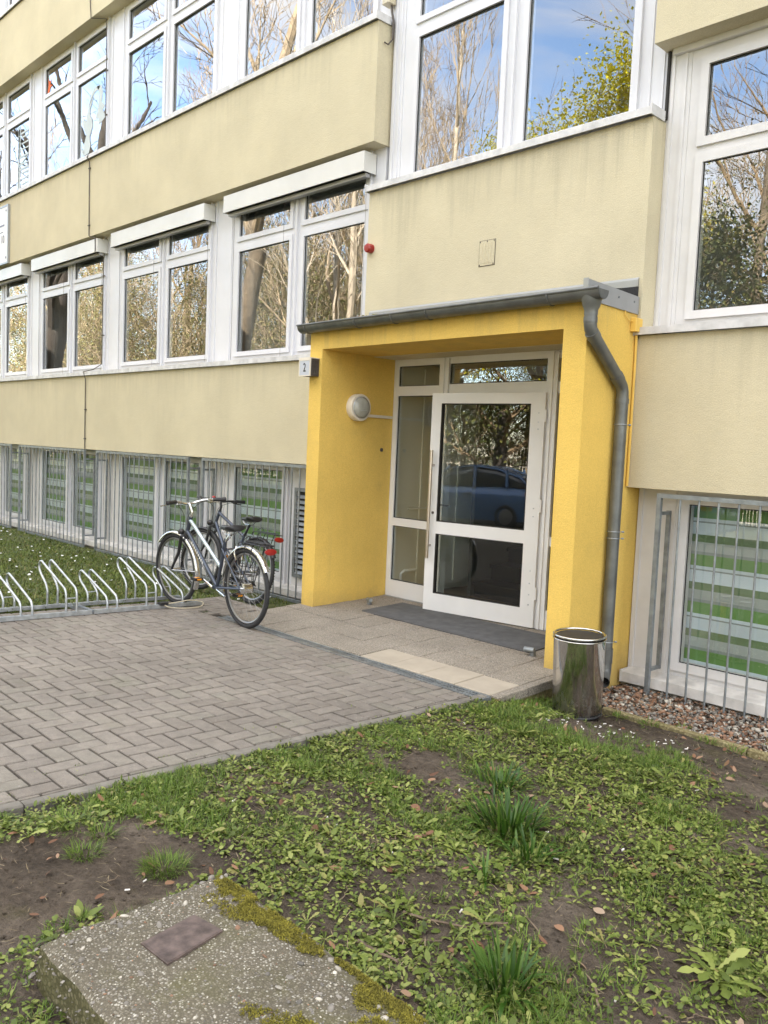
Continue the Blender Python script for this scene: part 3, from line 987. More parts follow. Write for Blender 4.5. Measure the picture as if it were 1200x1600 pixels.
# venetian blind boxes over the ground floor windows
for k in range(5):
    o = -P * k
    b = MB()
    x0, x1 = -6.07 + o, -3.53 + o
    b.box(x0, x1, 0.02, 0.026, 4.335, 4.535); b.box(x0, x0 + 0.004, 0.026, 0.19, 4.335, 4.535); b.box(x1 - 0.004, x1, 0.026, 0.19, 4.335, 4.535)
    b.box(x0 + 0.004, x1 - 0.004, 0.026, 0.19, 4.530, 4.535)
    b.box(x0, x1, 0.016, 0.0198, 4.335, 4.347)
    bb = b.build('blind_box', M['blindbox'], SB)
    q = MB(); q.box(x0 + 0.03, x1 - 0.03, 0.075, 0.135, 4.300, 4.335); q.build('blind_rail', M['blindrail'], bb)
    q = MB(); q.box(x0 + 0.006, x1 - 0.006, 0.03, 0.185, 4.36, 4.365); q.build('blind_slats', M['black'], bb)
    for xx in (-5.99 + o, -3.60 + o, -4.98 + o):
        q = MB(); q.tube([(xx, 0.13, 4.31), (xx, 0.135, 2.55)], 0.0022, 4)
        q.build('guide_wire', M['wire'], bb)

# basement windows with zebra blinds behind the glass
for k in range(6):
    o = -P * k
    if k == 0:
        cols = [(-5.89, -4.915)]
        w = window(-6.02, -4.70, -0.08, 1.34, cols, [(0.04, 1.24)], gl=M['glass_base'], sash=0.06)
        b = MB(); b.box(-4.699, -3.43, YW, YW + 0.07, -0.08, 1.34)
        for xx in (-4.64, -3.9, -3.6): b.box(xx, xx + 0.035, YW - 0.012, YW - 0.0005, -0.08, 1.34)
        b.build('pier_panel', M['white2'], SB)
        lv = MB()
        lv.box(-4.66, -4.62, YW - 0.03, YW - 0.013, 0.03, 1.06); lv.box(-4.16, -4.12, YW - 0.03, YW - 0.0005, 0.03, 1.06)
        lv.box(-4.62, -4.16, YW - 0.03, YW - 0.0005, 1.02, 1.06); lv.box(-4.62, -4.16, YW - 0.03, YW - 0.0005, 0.03, 0.07)
        zz = 0.075
        while zz < 1.0:
            lv.prism([(YW - 0.03, zz), (YW - 0.028, zz + 0.002), (YW - 0.002, zz + 0.034), (YW - 0.004, zz + 0.036)], 'x', -4.618, -4.162)
            zz += 0.062
        lvo = lv.build('vent_louvre', M['galv_old'], SB)
        bk = MB(); bk.box(-4.62, -4.16, YW - 0.0012, YW - 0.0004, 0.07, 1.02); bk.build('vent_backing', M['gap'], lvo)
    else:
        cols = [(-5.90 + o, -4.90 + o), (-4.62 + o, -3.75 + o)]
        w = window(-6.03 + o, -3.56 + o, -0.08, 1.34, cols, [(0.045, 1.25)], gl=M['glass_base'], sash=0.06)
    for ci, (a, c) in enumerate(cols):
        z = MB()
        ns = 40
        # the fabric hangs in shallow waves
        vs = []
        for i in range(ns + 1):
            zz = 0.0 + 1.30 * i / ns
            for yy in (0.0, 0.003):
                for xx in (a - 0.03, c + 0.03):
                    vs.append((xx, YW + 0.085 + yy + 0.004 * math.sin(i * 0.9 + ci), zz))
        fs = []
        for i in range(ns):
            b0 = i * 4
            fs += [(b0, b0 + 1, b0 + 5, b0 + 4), (b0 + 3, b0 + 2, b0 + 6, b0 + 7)]
        z.add(vs, fs)
        z.build('zebra_blind', M['zebra'], w, normals=False)
    b = MB(); b.box(-6.45 + o - 0.06, -6.031 + o - (0 if k else -0.01), YW - 0.002, YW + 0.08, -0.08, 1.34)
    for xx in (-6.47, -6.37, -6.27, -6.17): b.box(xx + o, xx + o + 0.045, YW - 0.02, YW - 0.0025, -0.08, 1.34)
    b.build('pier_panel', M['white2'], SB)
silL(LX, -3.43, -0.172, M['sillstone'], y0=0.045, y1=YW - 0.002, h=0.075)
w = window(-0.045, 2.4, -0.10, 1.34, [(0.062, 1.06), (1.30, 2.28)], [(0.035, 1.235)], gl=M['glass_base'], mat=M['white2'], sash=0.065)
for (a, c) in ((0.03, 1.09), (1.27, 2.31)):
    z = MB(); vs = []
    for i in range(41):
        zz = 0.0 + 1.30 * i / 40
        for yy in (0.0, 0.003):
            for xx in (a, c):
                vs.append((xx, YW + 0.085 + yy + 0.004 * math.sin(i * 0.9), zz))
    z.add(vs, [q for i in range(40) for q in ((i * 4, i * 4 + 1, i * 4 + 5, i * 4 + 4), (i * 4 + 3, i * 4 + 2, i * 4 + 6, i * 4 + 7))])
    z.build('zebra_blind', M['zebra'], w, normals=False)
b = MB(); b.box(-0.356, -0.046, YW - 0.004, YW + 0.08, -0.10, 1.34); b.box(-0.35, -0.315, YW - 0.018, YW - 0.0045, -0.10, 1.34)
b.build('pier_panel', M['white2'], SB)
b = MB(); b.box(2.401, 14, YW, YW + 0.08, -0.10, 1.34); b.build('pier_panel', M['white2'], SB)
silL(-0.325, 14, -0.172, M['sillstone'], y0=0.045, y1=YW - 0.003, h=0.075)

# shell of the building: roof, back, ends, floors
sh = MB()
sh.box(LX, 14, 0.35, 13, 10.9, 11.25); sh.box(LX, 14, -0.1, 0.349, 10.95, 11.6)
sh.build('roof', M['bitumen'], SB)
sh = MB()
sh.box(LX, 14, 12.7, 13.0, -0.7, 10.9); sh.box(LX - 0.3, LX - 0.001, 0.0, 13, -0.7, 11.2); sh.box(14.001, 14.3, 0.0, 13, -0.7, 11.2)
sh.build('outer_wall', M['band'], SB)
sh = MB()
for (a, b_) in ((LX, -3.55), (-0.33, 14)):
    for z in (-0.5, 1.6, 4.62, 7.87):
        sh.box(a, b_, 0.36, 6.0, z, z + 0.25)
    sh.box(a, b_, 6.0, 6.1, -0.4, 10.9)
    sh.box(a, b_, 0.36, 0.46, 1.86, 2.44); sh.box(a, b_, 0.36, 0.46, 4.88, 5.72)
sh.box(-3.54, -3.40, 0.36, 6.0, 2.46, 10.9); sh.box(-0.345, -0.335, 0.36, 6.0, 2.46, 10.9); sh.box(-3.54, -0.33, 6.0, 6.1, 2.7, 10.9)
sh.box(-3.40, -0.345, 0.36, 1.3, 2.50, 2.7)
for x in range(-30, 13, 6):
    if x < -5 or x > 0:
        sh.box(x - 0.07, x + 0.07, 0.40, 6.0, -0.25, 10.8)
sh.build('inner_walls', M['room'], SB)

# window decorations stuck on first floor panes, and one painted reflection
def sticker(pane_x0, pane_x1, z0, z1, polys, name, mat, par):
    b = MB()
    y = YW + 0.005
    for poly in polys:
        pts = [(pane_x0 + (pane_x1 - pane_x0) * a, z0 + (z1 - z0) * c) for (a, c) in poly]
        b.prism(pts, 'y', y, y + 0.002)
    return b.build(name, mat, par)


x0, x1 = -4.665 - 2 * P, -3.665 - 2 * P
sw = [[(0.18, 0.02), (0.10, 0.10), (0.06, 0.22), (0.10, 0.14), (0.22, 0.07)],
      [(0.20, 0.02), (0.38, 0.03), (0.44, 0.12), (0.40, 0.24), (0.50, 0.36), (0.48, 0.46), (0.40, 0.52), (0.40, 0.60), (0.52, 0.74), (0.40, 0.68), (0.30, 0.56), (0.27, 0.46), (0.18, 0.52), (0.14, 0.46), (0.20, 0.38), (0.28, 0.28), (0.18, 0.14)],
      [(0.34, 0.64), (0.42, 0.78), (0.56, 0.86), (0.74, 0.84), (0.70, 0.80), (0.56, 0.79), (0.46, 0.74)],
      [(0.62, 0.86), (0.78, 0.84), (0.84, 0.74), (0.80, 0.62), (0.92, 0.54), (0.84, 0.50), (0.95, 0.40), (0.82, 0.36), (0.72, 0.34), (0.70, 0.42), (0.60, 0.44), (0.66, 0.52), (0.70, 0.62), (0.72, 0.74)]]
sticker(x0, x1, 5.965, 7.12, sw, 'window_sticker', M['sticker'], WN[('u', 2)])
x0, x1 = -4.665 - 3 * P, -3.665 - 3 * P
lt = []
rr = random.Random(3)
zz = 0.02
while zz < 0.93:
    h = rr.uniform(0.06, 0.10)
    k = rr.randrange(3)
    if k == 0: lt += [[(0.45, zz), (0.92, zz), (0.92, zz + .03), (0.55, zz + .03), (0.55, zz + h), (0.45, zz + h)]]
    elif k == 1: lt += [[(0.45, zz), (0.55, zz), (0.9, zz + h), (0.8, zz + h)], [(0.6, zz), (0.92, zz), (0.92, zz + .02), (0.6, zz + .02)]]
    else: lt += [[(0.45, zz), (0.55, zz), (0.55, zz + h), (0.45, zz + h)], [(0.6, zz + h * .4), (0.92, zz + h * .4), (0.92, zz + h * .7), (0.6, zz + h * .7)]]
    zz += h + 0.015
lt += [[(0.42, 0.01), (0.47, 0.01), (0.52, 0.96), (0.44, 0.96)]]
sticker(x0, x1, 5.965, 7.12, lt, 'window_lettering', M['sticker'], WN[('u', 3)])
x0, x1 = -5.945 - 2 * P, -4.935 - 2 * P
sticker(x0, x1, 7.31, 7.72, [[(0.03, 0.02), (0.08, 0.0), (0.13, 0.22), (0.22, 0.30), (0.13, 0.33), (0.17, 0.55), (0.10, 0.45), (0.05, 0.66), (0.06, 0.4)]], 'painted_reflection', M['orange'], WN[('u', 2)])  # orange twig reflection, painted on the pane as a flat shape

# vent plate in the stair block wall
vp = MB()
vp.box(-1.936, -1.766, -0.006, -0.0005, 3.185, 3.398); vp.box(-1.941, -1.761, -0.0028, -0.0004, 3.180, 3.403, 1)
for i in range(5):
    x = -1.925 + i * 0.032
    vp.box(x, x + 0.022, -0.0085, -0.0065, 3.205, 3.378)
vpo = vp.build('vent_cover', [M['band_mid'], M['wire']], SB)
for (x, z) in ((-1.928, 3.39), (-1.85, 3.39), (-1.775, 3.39), (-1.928, 3.193), (-1.775, 3.193)):
    s = MB(); s.cyl((x, -0.0085, z), (x, -0.0062, z), 0.006, seg=10); s.build('screw', M['wire'], vpo)

# ------------------------------------------------------------------ the yellow entrance porch
PO = thing('entrance_porch', 'yellow plastered entrance porch with flat roof and white glazed door', 'porch', (-1.9, -0.2, 0))
PL, PR, PLi, PRi, PY = -3.42, -0.36, -3.24, -0.555, -0.67
ZO, ZT = 2.459, 2.665
b = MB()
b.box(PL, PLi, PY, 0.298, -0.6, ZO)
b.box(PRi, PR, PY, 0.298, -0.6, ZO)
b.box(PL, PR, PY, -0.002, ZO, ZT)
b.box(PLi, PRi, -0.002, 0.298, ZO, ZO + 0.05)
b.build('porch_wall', M['yellow'], PO)
b = MB()
b.prism([(PY - 0.05, 2.675), (PY - 0.05, 2.70), (-0.003, 2.845), (-0.003, 2.668), (PY, 2.668)], 'x', PL - 0.01, PR - 0.004)
b.build('roof', M['bitumen'], PO)
b = MB()
b.prism([(PY - 0.03, 2.645), (PY - 0.03, 2.785), (-0.01, 2.765), (-0.01, 2.635)], 'x', PR - 0.0035, PR + 0.012)
b.box(PR - 0.03, PR + 0.012, PY - 0.036, PY - 0.0305, 2.70, 2.792)
fo = b.build('side_fascia', M['alu'], PO)
for y in (-0.08, -0.30, -0.52):
    s = MB(); s.cyl((PR + 0.0125, y, 2.72), (PR + 0.016, y, 2.72), 0.008, seg=10); s.build('screw', M['galv_old'], fo)
b = MB()
b.prism([(-0.0015, 2.84), (-0.02, 2.845), (-0.02, 2.895), (-0.0015, 2.915)], 'x', PL + 0.1, PR - 0.005)
fl = b.build('wall_flashing', M['alu'], PO)
for x in np.arange(-3.1, -0.3, 0.4):
    s = MB(); s.cyl((x, -0.024, 2.87), (x, -0.0205, 2.87), 0.010, seg=10); s.build('screw', M['galv_old'], fl)
b = MB()
for (x, y, rr_) in ((-2.62, -0.70, 0.05), (-2.50, -0.71, 0.035), (-2.05, -0.70, 0.04), (-2.9, -0.70, 0.03)):
    for i in range(26):
        a = random.uniform(0, 2 * PI); q = rr_ * random.random()
        px, py = x + q * math.cos(a) * 1.6, y + q * math.sin(a) * 0.5
        b.lathe([(0.016, 0), (0.011, 0.012), (0.0, 0.018)], (px, py, 2.685 + 0.02 * random.random()), seg=6)
b.build('roof_moss', M['moss'], PO)

# glazed front
DY = 0.30
b = MB()
def bar(x0, x1, z0, z1, d=0.06, dy=0.0): b.box(x0, x1, DY + dy, DY + d, z0, z1)
zb = 0.03
bar(PLi + 0.001, -3.175, zb, 2.440); bar(-2.60, -2.485, zb, 2.440, 0.07, -0.02); bar(-1.345, -1.235, zb, 2.440, 0.07, -0.02)
bar(-0.64, PRi - 0.001, zb, 2.440)
for (x0, x1) in ((-3.175, -2.60), (-1.235, -0.64)):
    bar(x0, x1, zb, 0.200); bar(x0, x1, 0.765, 0.845); bar(x0, x1, 2.09, 2.187); bar(x0, x1, 2.388, 2.440)
bar(-2.485, -1.345, 2.095, 2.195); bar(-2.485, -1.345, 2.390, 2.440)
for xx in (-2.545, -1.29): b.box(xx - 0.014, xx + 0.014, DY - 0.035, DY - 0.0205, zb, 2.440)
EF = b.build('entrance_front', M['door'], PO)
k = MB(); gp = MB()
for (x0, x1, z0, z1) in ((-3.175, -2.60, 0.20, 0.765), (-3.175, -2.60, 0.845, 2.09), (-3.175, -2.60, 2.187, 2.388), (-2.485, -1.345, 2.195, 2.390),
                         (-1.235, -0.64, 0.20, 0.765), (-1.235, -0.64, 0.845, 2.09), (-1.235, -0.64, 2.187, 2.388)):
    t = 0.008
    k.box(x0, x0 + t, DY + 0.012, DY + 0.02, z0, z1); k.box(x1 - t, x1, DY + 0.012, DY + 0.02, z0, z1)
    k.box(x0 + t, x1 - t, DY + 0.012, DY + 0.02, z0, z0 + t); k.box(x0 + t, x1 - t, DY + 0.012, DY + 0.02, z1 - t, z1)
    gp = MB(); gp.box(x0 + 0.001, x1 - 0.001, DY + 0.022, DY + 0.030, z0 + 0.001, z1 - 0.001)
    gp.build('pane', M['glass_door'] if x0 > -2.5 and x0 < -2.4 else M['glass_side'], EF)
k.build('gasket', M['gap'], EF)
b = MB(); b.box(PLi, PRi, DY - 0.03, DY + 0.08, -0.05, zb - 0.0005); b.build('threshold', M['galv_old'], PO)
bandobj('porch_ceiling_trim', PLi + 0.001, PRi - 0.001, 2.441, 2.458, M['door'], DY + 0.002, DY + 0.05, PO)

# the door leaf, standing a little open
DW = 1.165
dv = V(-0.98708, -0.16018, 0)           # from hinge to free edge
dn = V(0.16018, -0.98708, 0)            # outward
hz = V(-1.325, 0.272, 0.035)
def dp(s, d, z):                        # along leaf, outward, up
    q = hz + dv * s + dn * d
    return (q.x, q.y, hz.z + z)
def dbox(mb, s0, s1, d0, d1, z0, z1):
    vs = [dp(s, d, z) for z in (z0, z1) for (s, d) in ((s0, d0), (s1, d0), (s1, d1), (s0, d1))]
    mb.add(vs, [(0, 1, 2, 3), (7, 6, 5, 4), (0, 4, 5, 1), (1, 5, 6, 2), (2, 6, 7, 3), (3, 7, 4, 0)])
b = MB()
HT = 2.055
for (s0, s1, z0, z1) in ((0, 0.135, 0, HT), (DW - 0.105, DW, 0, HT), (0.135, DW - 0.105, 0, 0.165), (0.135, DW - 0.105, 0.735, 0.850), (0.135, DW - 0.105, HT - 0.095, HT)):
    dbox(b, s0, s1, -0.03, 0.03, z0, z1)
DL = b.build('entrance_door', M['door'], PO)
k = MB()
for (z0, z1) in ((0.165, 0.735), (0.850, HT - 0.095)):
    t = 0.008; a, c = 0.135, DW - 0.105
    dbox(k, a, a + t, -0.02, 0.027, z0, z1); dbox(k, c - t, c, -0.02, 0.027, z0, z1)
    dbox(k, a + t, c - t, -0.02, 0.027, z0, z0 + t); dbox(k, a + t, c - t, -0.02, 0.027, z1 - t, z1)
    g = MB(); dbox(g, a + 0.001, c - 0.001, -0.004, 0.004, z0 + 0.001, z1 - 0.001); g.build('pane', M['glass_low'] if z0 < 0.5 else M['glass_door'], DL)
k.build('gasket', M['gap'], DL)
h = MB()
sx = DW - 0.055
h.tube([dp(sx, 0.085, 0.50), dp(sx, 0.085, 1.52)], 0.015, 12)
for z in (0.62, 1.38): h.tube([dp(sx, 0.03, z), dp(sx, 0.085, z)], 0.009, 10)
h.build('handle', M['brushed'], DL, 40)
h = MB(); h.tube([dp(sx - 0.01, 0.03, 0.93), dp(sx - 0.01, 0.036, 0.93)], 0.013, 14); h.build('lock_cylinder', M['wire'], DL, 40)
h = MB()
h.tube([dp(sx, -0.03, 1.0), dp(sx, -0.08, 1.0), dp(sx - 0.13, -0.08, 1.0)], 0.010, 10); dbox(h, sx - 0.02, sx + 0.02, -0.036, -0.0305, 0.88, 1.08)
h.build('lever_handle', M['chrome'], DL, 40)
for z in (0.20, 0.29, 0.39, 0.50, 0.98, 1.05, 1.74, 1.80, 1.88):
    h = MB(); h.tube([dp(0.055, 0.0305, z), dp(0.055, 0.0345, z)], 0.006, 8); h.build('hinge_screw', M['galv'], DL)
for z in (0.25, 1.02, 1.80):
    h = MB(); h.tube([dp(-0.006, 0.02, z), dp(-0.006, 0.02, z + 0.11)], 0.010, 10); h.build('hinge', M['door'], DL, 40)

# lobby behind the glass
b = MB()
b.box(-3.40, -3.241, 0.36, 5.0, 0.0, 2.45); b.box(-0.50, -0.40, 0.36, 5.0, 0.0, 2.45); b.box(-3.40, -0.40, 5.0, 5.1, 0.0, 2.45); b.box(-3.40, -0.40, 0.36, 1.25, 2.46, 2.498)
for yy in (0.75, 1.35, 1.95): b.box(-3.2408, -3.225, yy, yy + 0.05, 0.1, 2.40)
for zz in (0.95, 1.65): b.box(-3.2405, -3.230, 0.4, 2.4, zz, zz + 0.025)
b.build('lobby_wall', M['lobby'], PO)
b = MB(); b.box(-3.40, -0.40, 0.345, 5.0, -0.1, 0.012); b.build('lobby_floor', M['brownfloor'], PO)
b = MB()
for i in range(11):
    b.box(-2.75, -0.501, 1.15 + i * 0.29, 5.0, 0.0125 + i * 0.165, 0.0125 + (i + 1) * 0.165 - 0.0005)
    b.box(-2.755, -0.5, 1.12 + i * 0.29, 1.149 + i * 0.29, 0.0125 + (i + 1) * 0.165 - 0.04, 0.0125 + (i + 1) * 0.165)
b.build('stairs', M['stairstone'], PO)
b = MB(); b.box(-2.80, -2.756, 1.1, 5.0, 0.0125, 2.45); b.build('stair_wall', M['dark'], PO)
b = MB(); b.box(-3.235, -3.20, 2.48, 2.62, 1.15, 1.30); fa = b.build('fire_alarm_box', M['red'], PO)
b = MB(); b.box(-3.199, -3.196, 2.51, 2.59, 1.18, 1.27); b.build('alarm_window', M['room'], fa)
b = MB()
b.tube([(-3.215, 0.50, 0.06), (-3.215, 0.50, 0.24), (-3.19, 0.52, 0.27), (-3.19, 0.70, 0.27)], 0.016, 8)
b.tube([(-3.20, 0.55, 0.93), (-3.20, 0.95, 0.93)], 0.010, 6)
b.build('heating_pipe', M['door'], PO, 40)

# ------------------------------------------------------------------ things fixed to the walls
# gutter and downpipe
GU = thing('rain_gutter', 'grey zinc half-round gutter with bent downpipe on the yellow porch', 'gutter', (-0.30, -0.74, -0.1))
gyc, gzl, gzr = -0.745, 2.672, 2.690
b = MB()
def gz(x): return gzl + (gzr - gzl) * (x + 3.46) / 3.25
N = 14
for (x0, x1) in ((-3.46, -0.20),):
    vs = []
    for x in (x0, x1):
        for (R, s) in ((0.066, 1), (0.061, -1)):
            for i in range(N + 1):
                a = PI + PI * (i if s > 0 else N - i) / N
                vs.append((x, gyc + R * math.cos(a), gz(x) + R * math.sin(a)))
    n = 2 * (N + 1)
    b.add(vs, [(k, (k + 1) % n, n + (k + 1) % n, n + k) for k in range(n)] + [tuple(range(n)), tuple(range(2 * n - 1, n - 1, -1))])
b.tube([(-3.46, gyc - 0.066, gzl + 0.004), (-0.20, gyc - 0.066, gzr + 0.004)], 0.010, 8)
for x in (-3.459, -0.201):
    vs = [(x, gyc + 0.064 * math.cos(PI + PI * i / N), gz(x) + 0.064 * math.sin(PI + PI * i / N)) for i in range(N + 1)]
    b.add(vs + [(v[0] + 0.003, v[1], v[2]) for v in vs], [tuple(range(N + 1)), tuple(range(2 * N + 1, N, -1))])
b.build('trough', M['zinc'], GU, 40)
for x in (-3.36, -2.66, -1.80, -0.62, -2.20):
    b = MB()
    pts = [(x, gyc + 0.069 * math.cos(PI + PI * i / N), gz(x) + 0.069 * math.sin(PI + PI * i / N)) for i in range(N + 1)]
    for (a, c) in zip(pts[:-1], pts[1:]):
        b.tube([a, c], 0.006, 6)
    b.build('bracket', M['zinc'], GU, 40)
px = -0.302
b = MB()
b.lathe([(0.078, 0.045), (0.080, 0.03), (0.074, 0.0), (0.060, -0.055), (0.047, -0.085), (0.047, -0.115)], (px, -0.725, 2.645), seg=24)
b.build('outlet_funnel', M['zinc'], GU, 40)
b = MB()
pth = [(px, -0.725, 2.55), (px, -0.725, 2.47), (px, -0.715, 2.435), (px, -0.69, 2.405), (px, -0.30, 2.115), (px, -0.262, 2.08), (px, -0.245, 2.04), (px, -0.24, 1.98), (px, -0.24, 0.10)]
b.tube(pth, [0.045] * 9, 18)
for (a, c, rr_) in (((px, -0.725, 2.515), (px, -0.725, 2.478), 0.048), ((px, -0.705, 2.417), (px, -0.66, 2.383), 0.049), ((px, -0.35, 2.152), (px, -0.305, 2.118), 0.049), ((px, -0.24, 1.99), (px, -0.24, 1.955), 0.049)):
    b.cyl(a, c, rr_, seg=18)
b.build('downpipe', M['zinc'], GU, 40)
b = MB()
b.cyl((px, -0.24, 0.13), (px, -0.24, 0.02), 0.051, seg=18)
pth = [(px, -0.24, 0.10), (px, -0.24, -0.02), (px + 0.004, -0.25, -0.055), (px + 0.02, -0.285, -0.085), (px + 0.05, -0.335, -0.105)]
b.tube(pth, 0.047, 18, cap=False)
b.tube(pth[-2:], 0.043, 18, cap=False)
b.cyl(pth[-2], (pth[-2][0] + 0.002, pth[-2][1] - 0.003, pth[-2][2] - 0.001), 0.0425, seg=18, m=1)
b.build('outlet_elbow', [M['zinc'], M['gap']], GU, 40)
for z in (1.80, 1.01, 0.96, 0.18):
    b = MB()
    b.torus((px, -0.24, z), 0.046, 0.005, 'z', 20, 6); b.cyl((px - 0.045, -0.225, z), (px - 0.058, -0.20, z), 0.006, seg=8); b.cyl((px + 0.04, -0.20, z), (px + 0.052, -0.185, z), 0.007, seg=8)
    b.build('pipe_clamp', M['galv_old'], GU, 40)

# house number box
HN = thing('house_number_box', 'square illuminated house number box reading 2 on the left porch pillar', 'number box', (-3.36, -0.67, 2.21))
b = MB()
x0, x1, z0, z1, y0, y1 = -3.445, -3.275, 2.20, 2.375, -0.785, -0.671
for (a, c) in (((x0, y0), (x1, y1)),):
    t = 0.010
    b.box(x0, x1, y0, y0 + 0.012, z0, z0 + t); b.box(x0, x1, y0, y0 + 0.012, z1 - 0.03, z1)
    b.box(x0, x0 + t, y0, y0 + 0.012, z0 + t, z1 - 0.03); b.box(x1 - t, x1, y0, y0 + 0.012, z0 + t, z1 - 0.03)
    b.box(x0, x1, y0 + 0.0125, y1, z1 - 0.008, z1)
b.build('frame', M['bone'], HN)
b = MB(); b.box(x0 + 0.0102, x1 - 0.0102, y0 + 0.003, y0 + 0.009, z0 + 0.0102, z1 - 0.0302); FC = b.build('face_panel', M['signface'], HN)
b = MB(); b.box(x0 + 0.004, x1 - 0.004, y0 + 0.0128, y1, z0 + 0.004, z1 - 0.0085)
for i in range(4):
    b.tube([(x1 - 0.003, y0 + 0.02 + i * 0.024, z0 + 0.01), (x1 - 0.001, y0 + 0.035 + i * 0.02, (z0 + z1) / 2), (x1 - 0.003, y0 + 0.02 + i * 0.024, z1 - 0.012)], 0.004, 5)
    b.tube([(x1 - 0.002, y0 + 0.018, z0 + 0.02 + i * 0.042), (x1 - 0.002, y1 - 0.005, z0 + 0.035 + i * 0.036)], 0.004, 5)
b.build('housing', M['wire'], HN)


def text_obj(txt, size, loc, rot, mat, name, parent, depth=0.0015, align='CENTER', scale=(1, 1, 1)):
    cu = bpy.data.curves.new(name, 'FONT'); cu.body = txt; cu.size = size; cu.align_x = align; cu.align_y = 'CENTER'; cu.extrude = depth
    o = bpy.data.objects.new(name + '_tmp', cu); COL.objects.link(o)
    bpy.context.view_layer.update()
    dg = bpy.context.evaluated_depsgraph_get()
    me = bpy.data.meshes.new_from_object(o.evaluated_get(dg))
    bpy.data.objects.remove(o)
    mt_ = Matrix.LocRotScale(Vector(loc) - ORG[parent.name], Euler(rot), Vector(scale))
    me.transform(mt_)
    me.materials.clear(); me.materials.append(mat)
    ob = bpy.data.objects.new(name, me); COL.objects.link(ob); ob.parent = parent
    ORG[ob.name] = ORG[parent.name]
    return ob


text_obj('2', 0.115, ((x0 + x1) / 2, y0 + 0.0015, (z0 + z1) / 2 - 0.010), (PI / 2, 0, 0), M['ink'], 'number', FC, scale=(0.72, 1, 1))

# round bulkhead lamp in the porch
LA = thing('bulkhead_lamp', 'round white bulkhead lamp with frosted glass on the inner yellow wall', 'lamp', (-3.24, -0.215, 1.94))
c = (-3.2395, -0.215, 1.94)
b = MB(); b.lathe([(0.130, 0.0), (0.133, 0.01), (0.133, 0.065), (0.128, 0.078), (0.108, 0.080), (0.106, 0.074)], c, 'x', 40); b.build('housing', M['bone'], LA, 40)
b = MB(); b.lathe([(0.107, 0.060), (0.104, 0.085), (0.09, 0.105), (0.06, 0.120), (0.0, 0.127)], c, 'x', 40); b.build('glass_dome', M['lampglass'], LA, 60)
b = MB()
b.tube([(c[0] + 0.083, c[1] + 0.106 * math.cos(a), c[2] + 0.106 * math.sin(a)) for a in [2 * PI * i / 30 for i in range(31)]], 0.003, 6)
b.tube([(c[0] + 0.08, c[1] - 0.1, c[2] - 0.02), (c[0] + 0.118, c[1] - 0.05, c[2] - 0.03), (c[0] + 0.128, c[1], c[2] - 0.03), (c[0] + 0.118, c[1] + 0.05, c[2] - 0.02), (c[0] + 0.08, c[1] + 0.1, c[2])], 0.0022, 5)
b.build('wire_guard', M['galv'], LA)
b = MB(); b.box(-3.2395, -3.217, -0.095, 0.279, 1.855, 1.882)
tag(b.build('cable_trunking', M['bone'], org=(-3.24, 0.1, 1.87)), 'white cable trunking from the round lamp to the door frame', 'trunking')
b = MB(); b.lathe([(0.019, 0), (0.019, 0.008), (0.013, 0.012), (0.0, 0.012)], (-3.2395, 0.155, 1.535), 'x', 20)
tag(b.build('push_button', M['wire'], org=(-3.24, 0.155, 1.535), smooth=40), 'small dark round button on yellow wall beside the door', 'button')

# red alarm beacon
AB = thing('alarm_beacon', 'small red alarm beacon at the left edge of the stair block wall', 'beacon', (-3.345, 0, 3.53))
b = MB(); b.lathe([(0.045, -0.0005), (0.045, -0.02), (0.040, -0.022)], (-3.345, 0, 3.53), 'y', 24); b.build('base', M['red'], AB, 40)
b = MB(); b.lathe([(0.046, -0.023), (0.046, -0.055), (0.036, -0.070), (0.0, -0.072)], (-3.345, 0, 3.53), 'y', 10); b.build('lens', M['red'], AB)

# junction boxes and cable
JB = thing('junction_box', 'yellow painted junction box with conduit in the corner right of the porch', 'junction box', (-0.345, -0.05, 2.53))
b = MB(); b.cbox(PR + 0.0005, PR + 0.05, -0.10, -0.004, 2.50, 2.60, 0.004); b.build('box', M['conduit'], JB)
b = MB(); b.tube([(PR + 0.018, -0.03, 2.50), (PR + 0.016, -0.022, 2.40), (PR + 0.015, -0.018, 2.3), (PR + 0.015, -0.018, 1.345)], 0.010, 8)
b.tube([(PR + 0.02, -0.10, 2.57), (PR + 0.02, -0.16, 2.575), (PR + 0.012, -0.20, 2.61), (PR + 0.012, -0.20, 2.64)], 0.004, 6); b.build('conduit', M['conduit'], JB, 40)
CB = thing('cable_box', 'small tan cable box on the white strip above the beige parapet end', 'cable box', (-3.365, 0.14, 5.90))
b = MB(); b.cbox(-3.43, -3.33, 0.08, 0.185, 5.93, 6.14, 0.008); b.build('box', M['tan'], CB)
b = MB(); b.tube([(-3.36, 0.15, 5.93), (-3.355, 0.155, 5.86), (-3.335, 0.16, 5.78), (-3.335, 0.16, 5.60)], 0.012, 6)
b.tube([(-3.36, 0.07, 5.55), (-3.335, 0.10, 5.53), (-3.335, 0.16, 5.60)], 0.008, 6); b.build('cable', M['wire'], CB, 40)

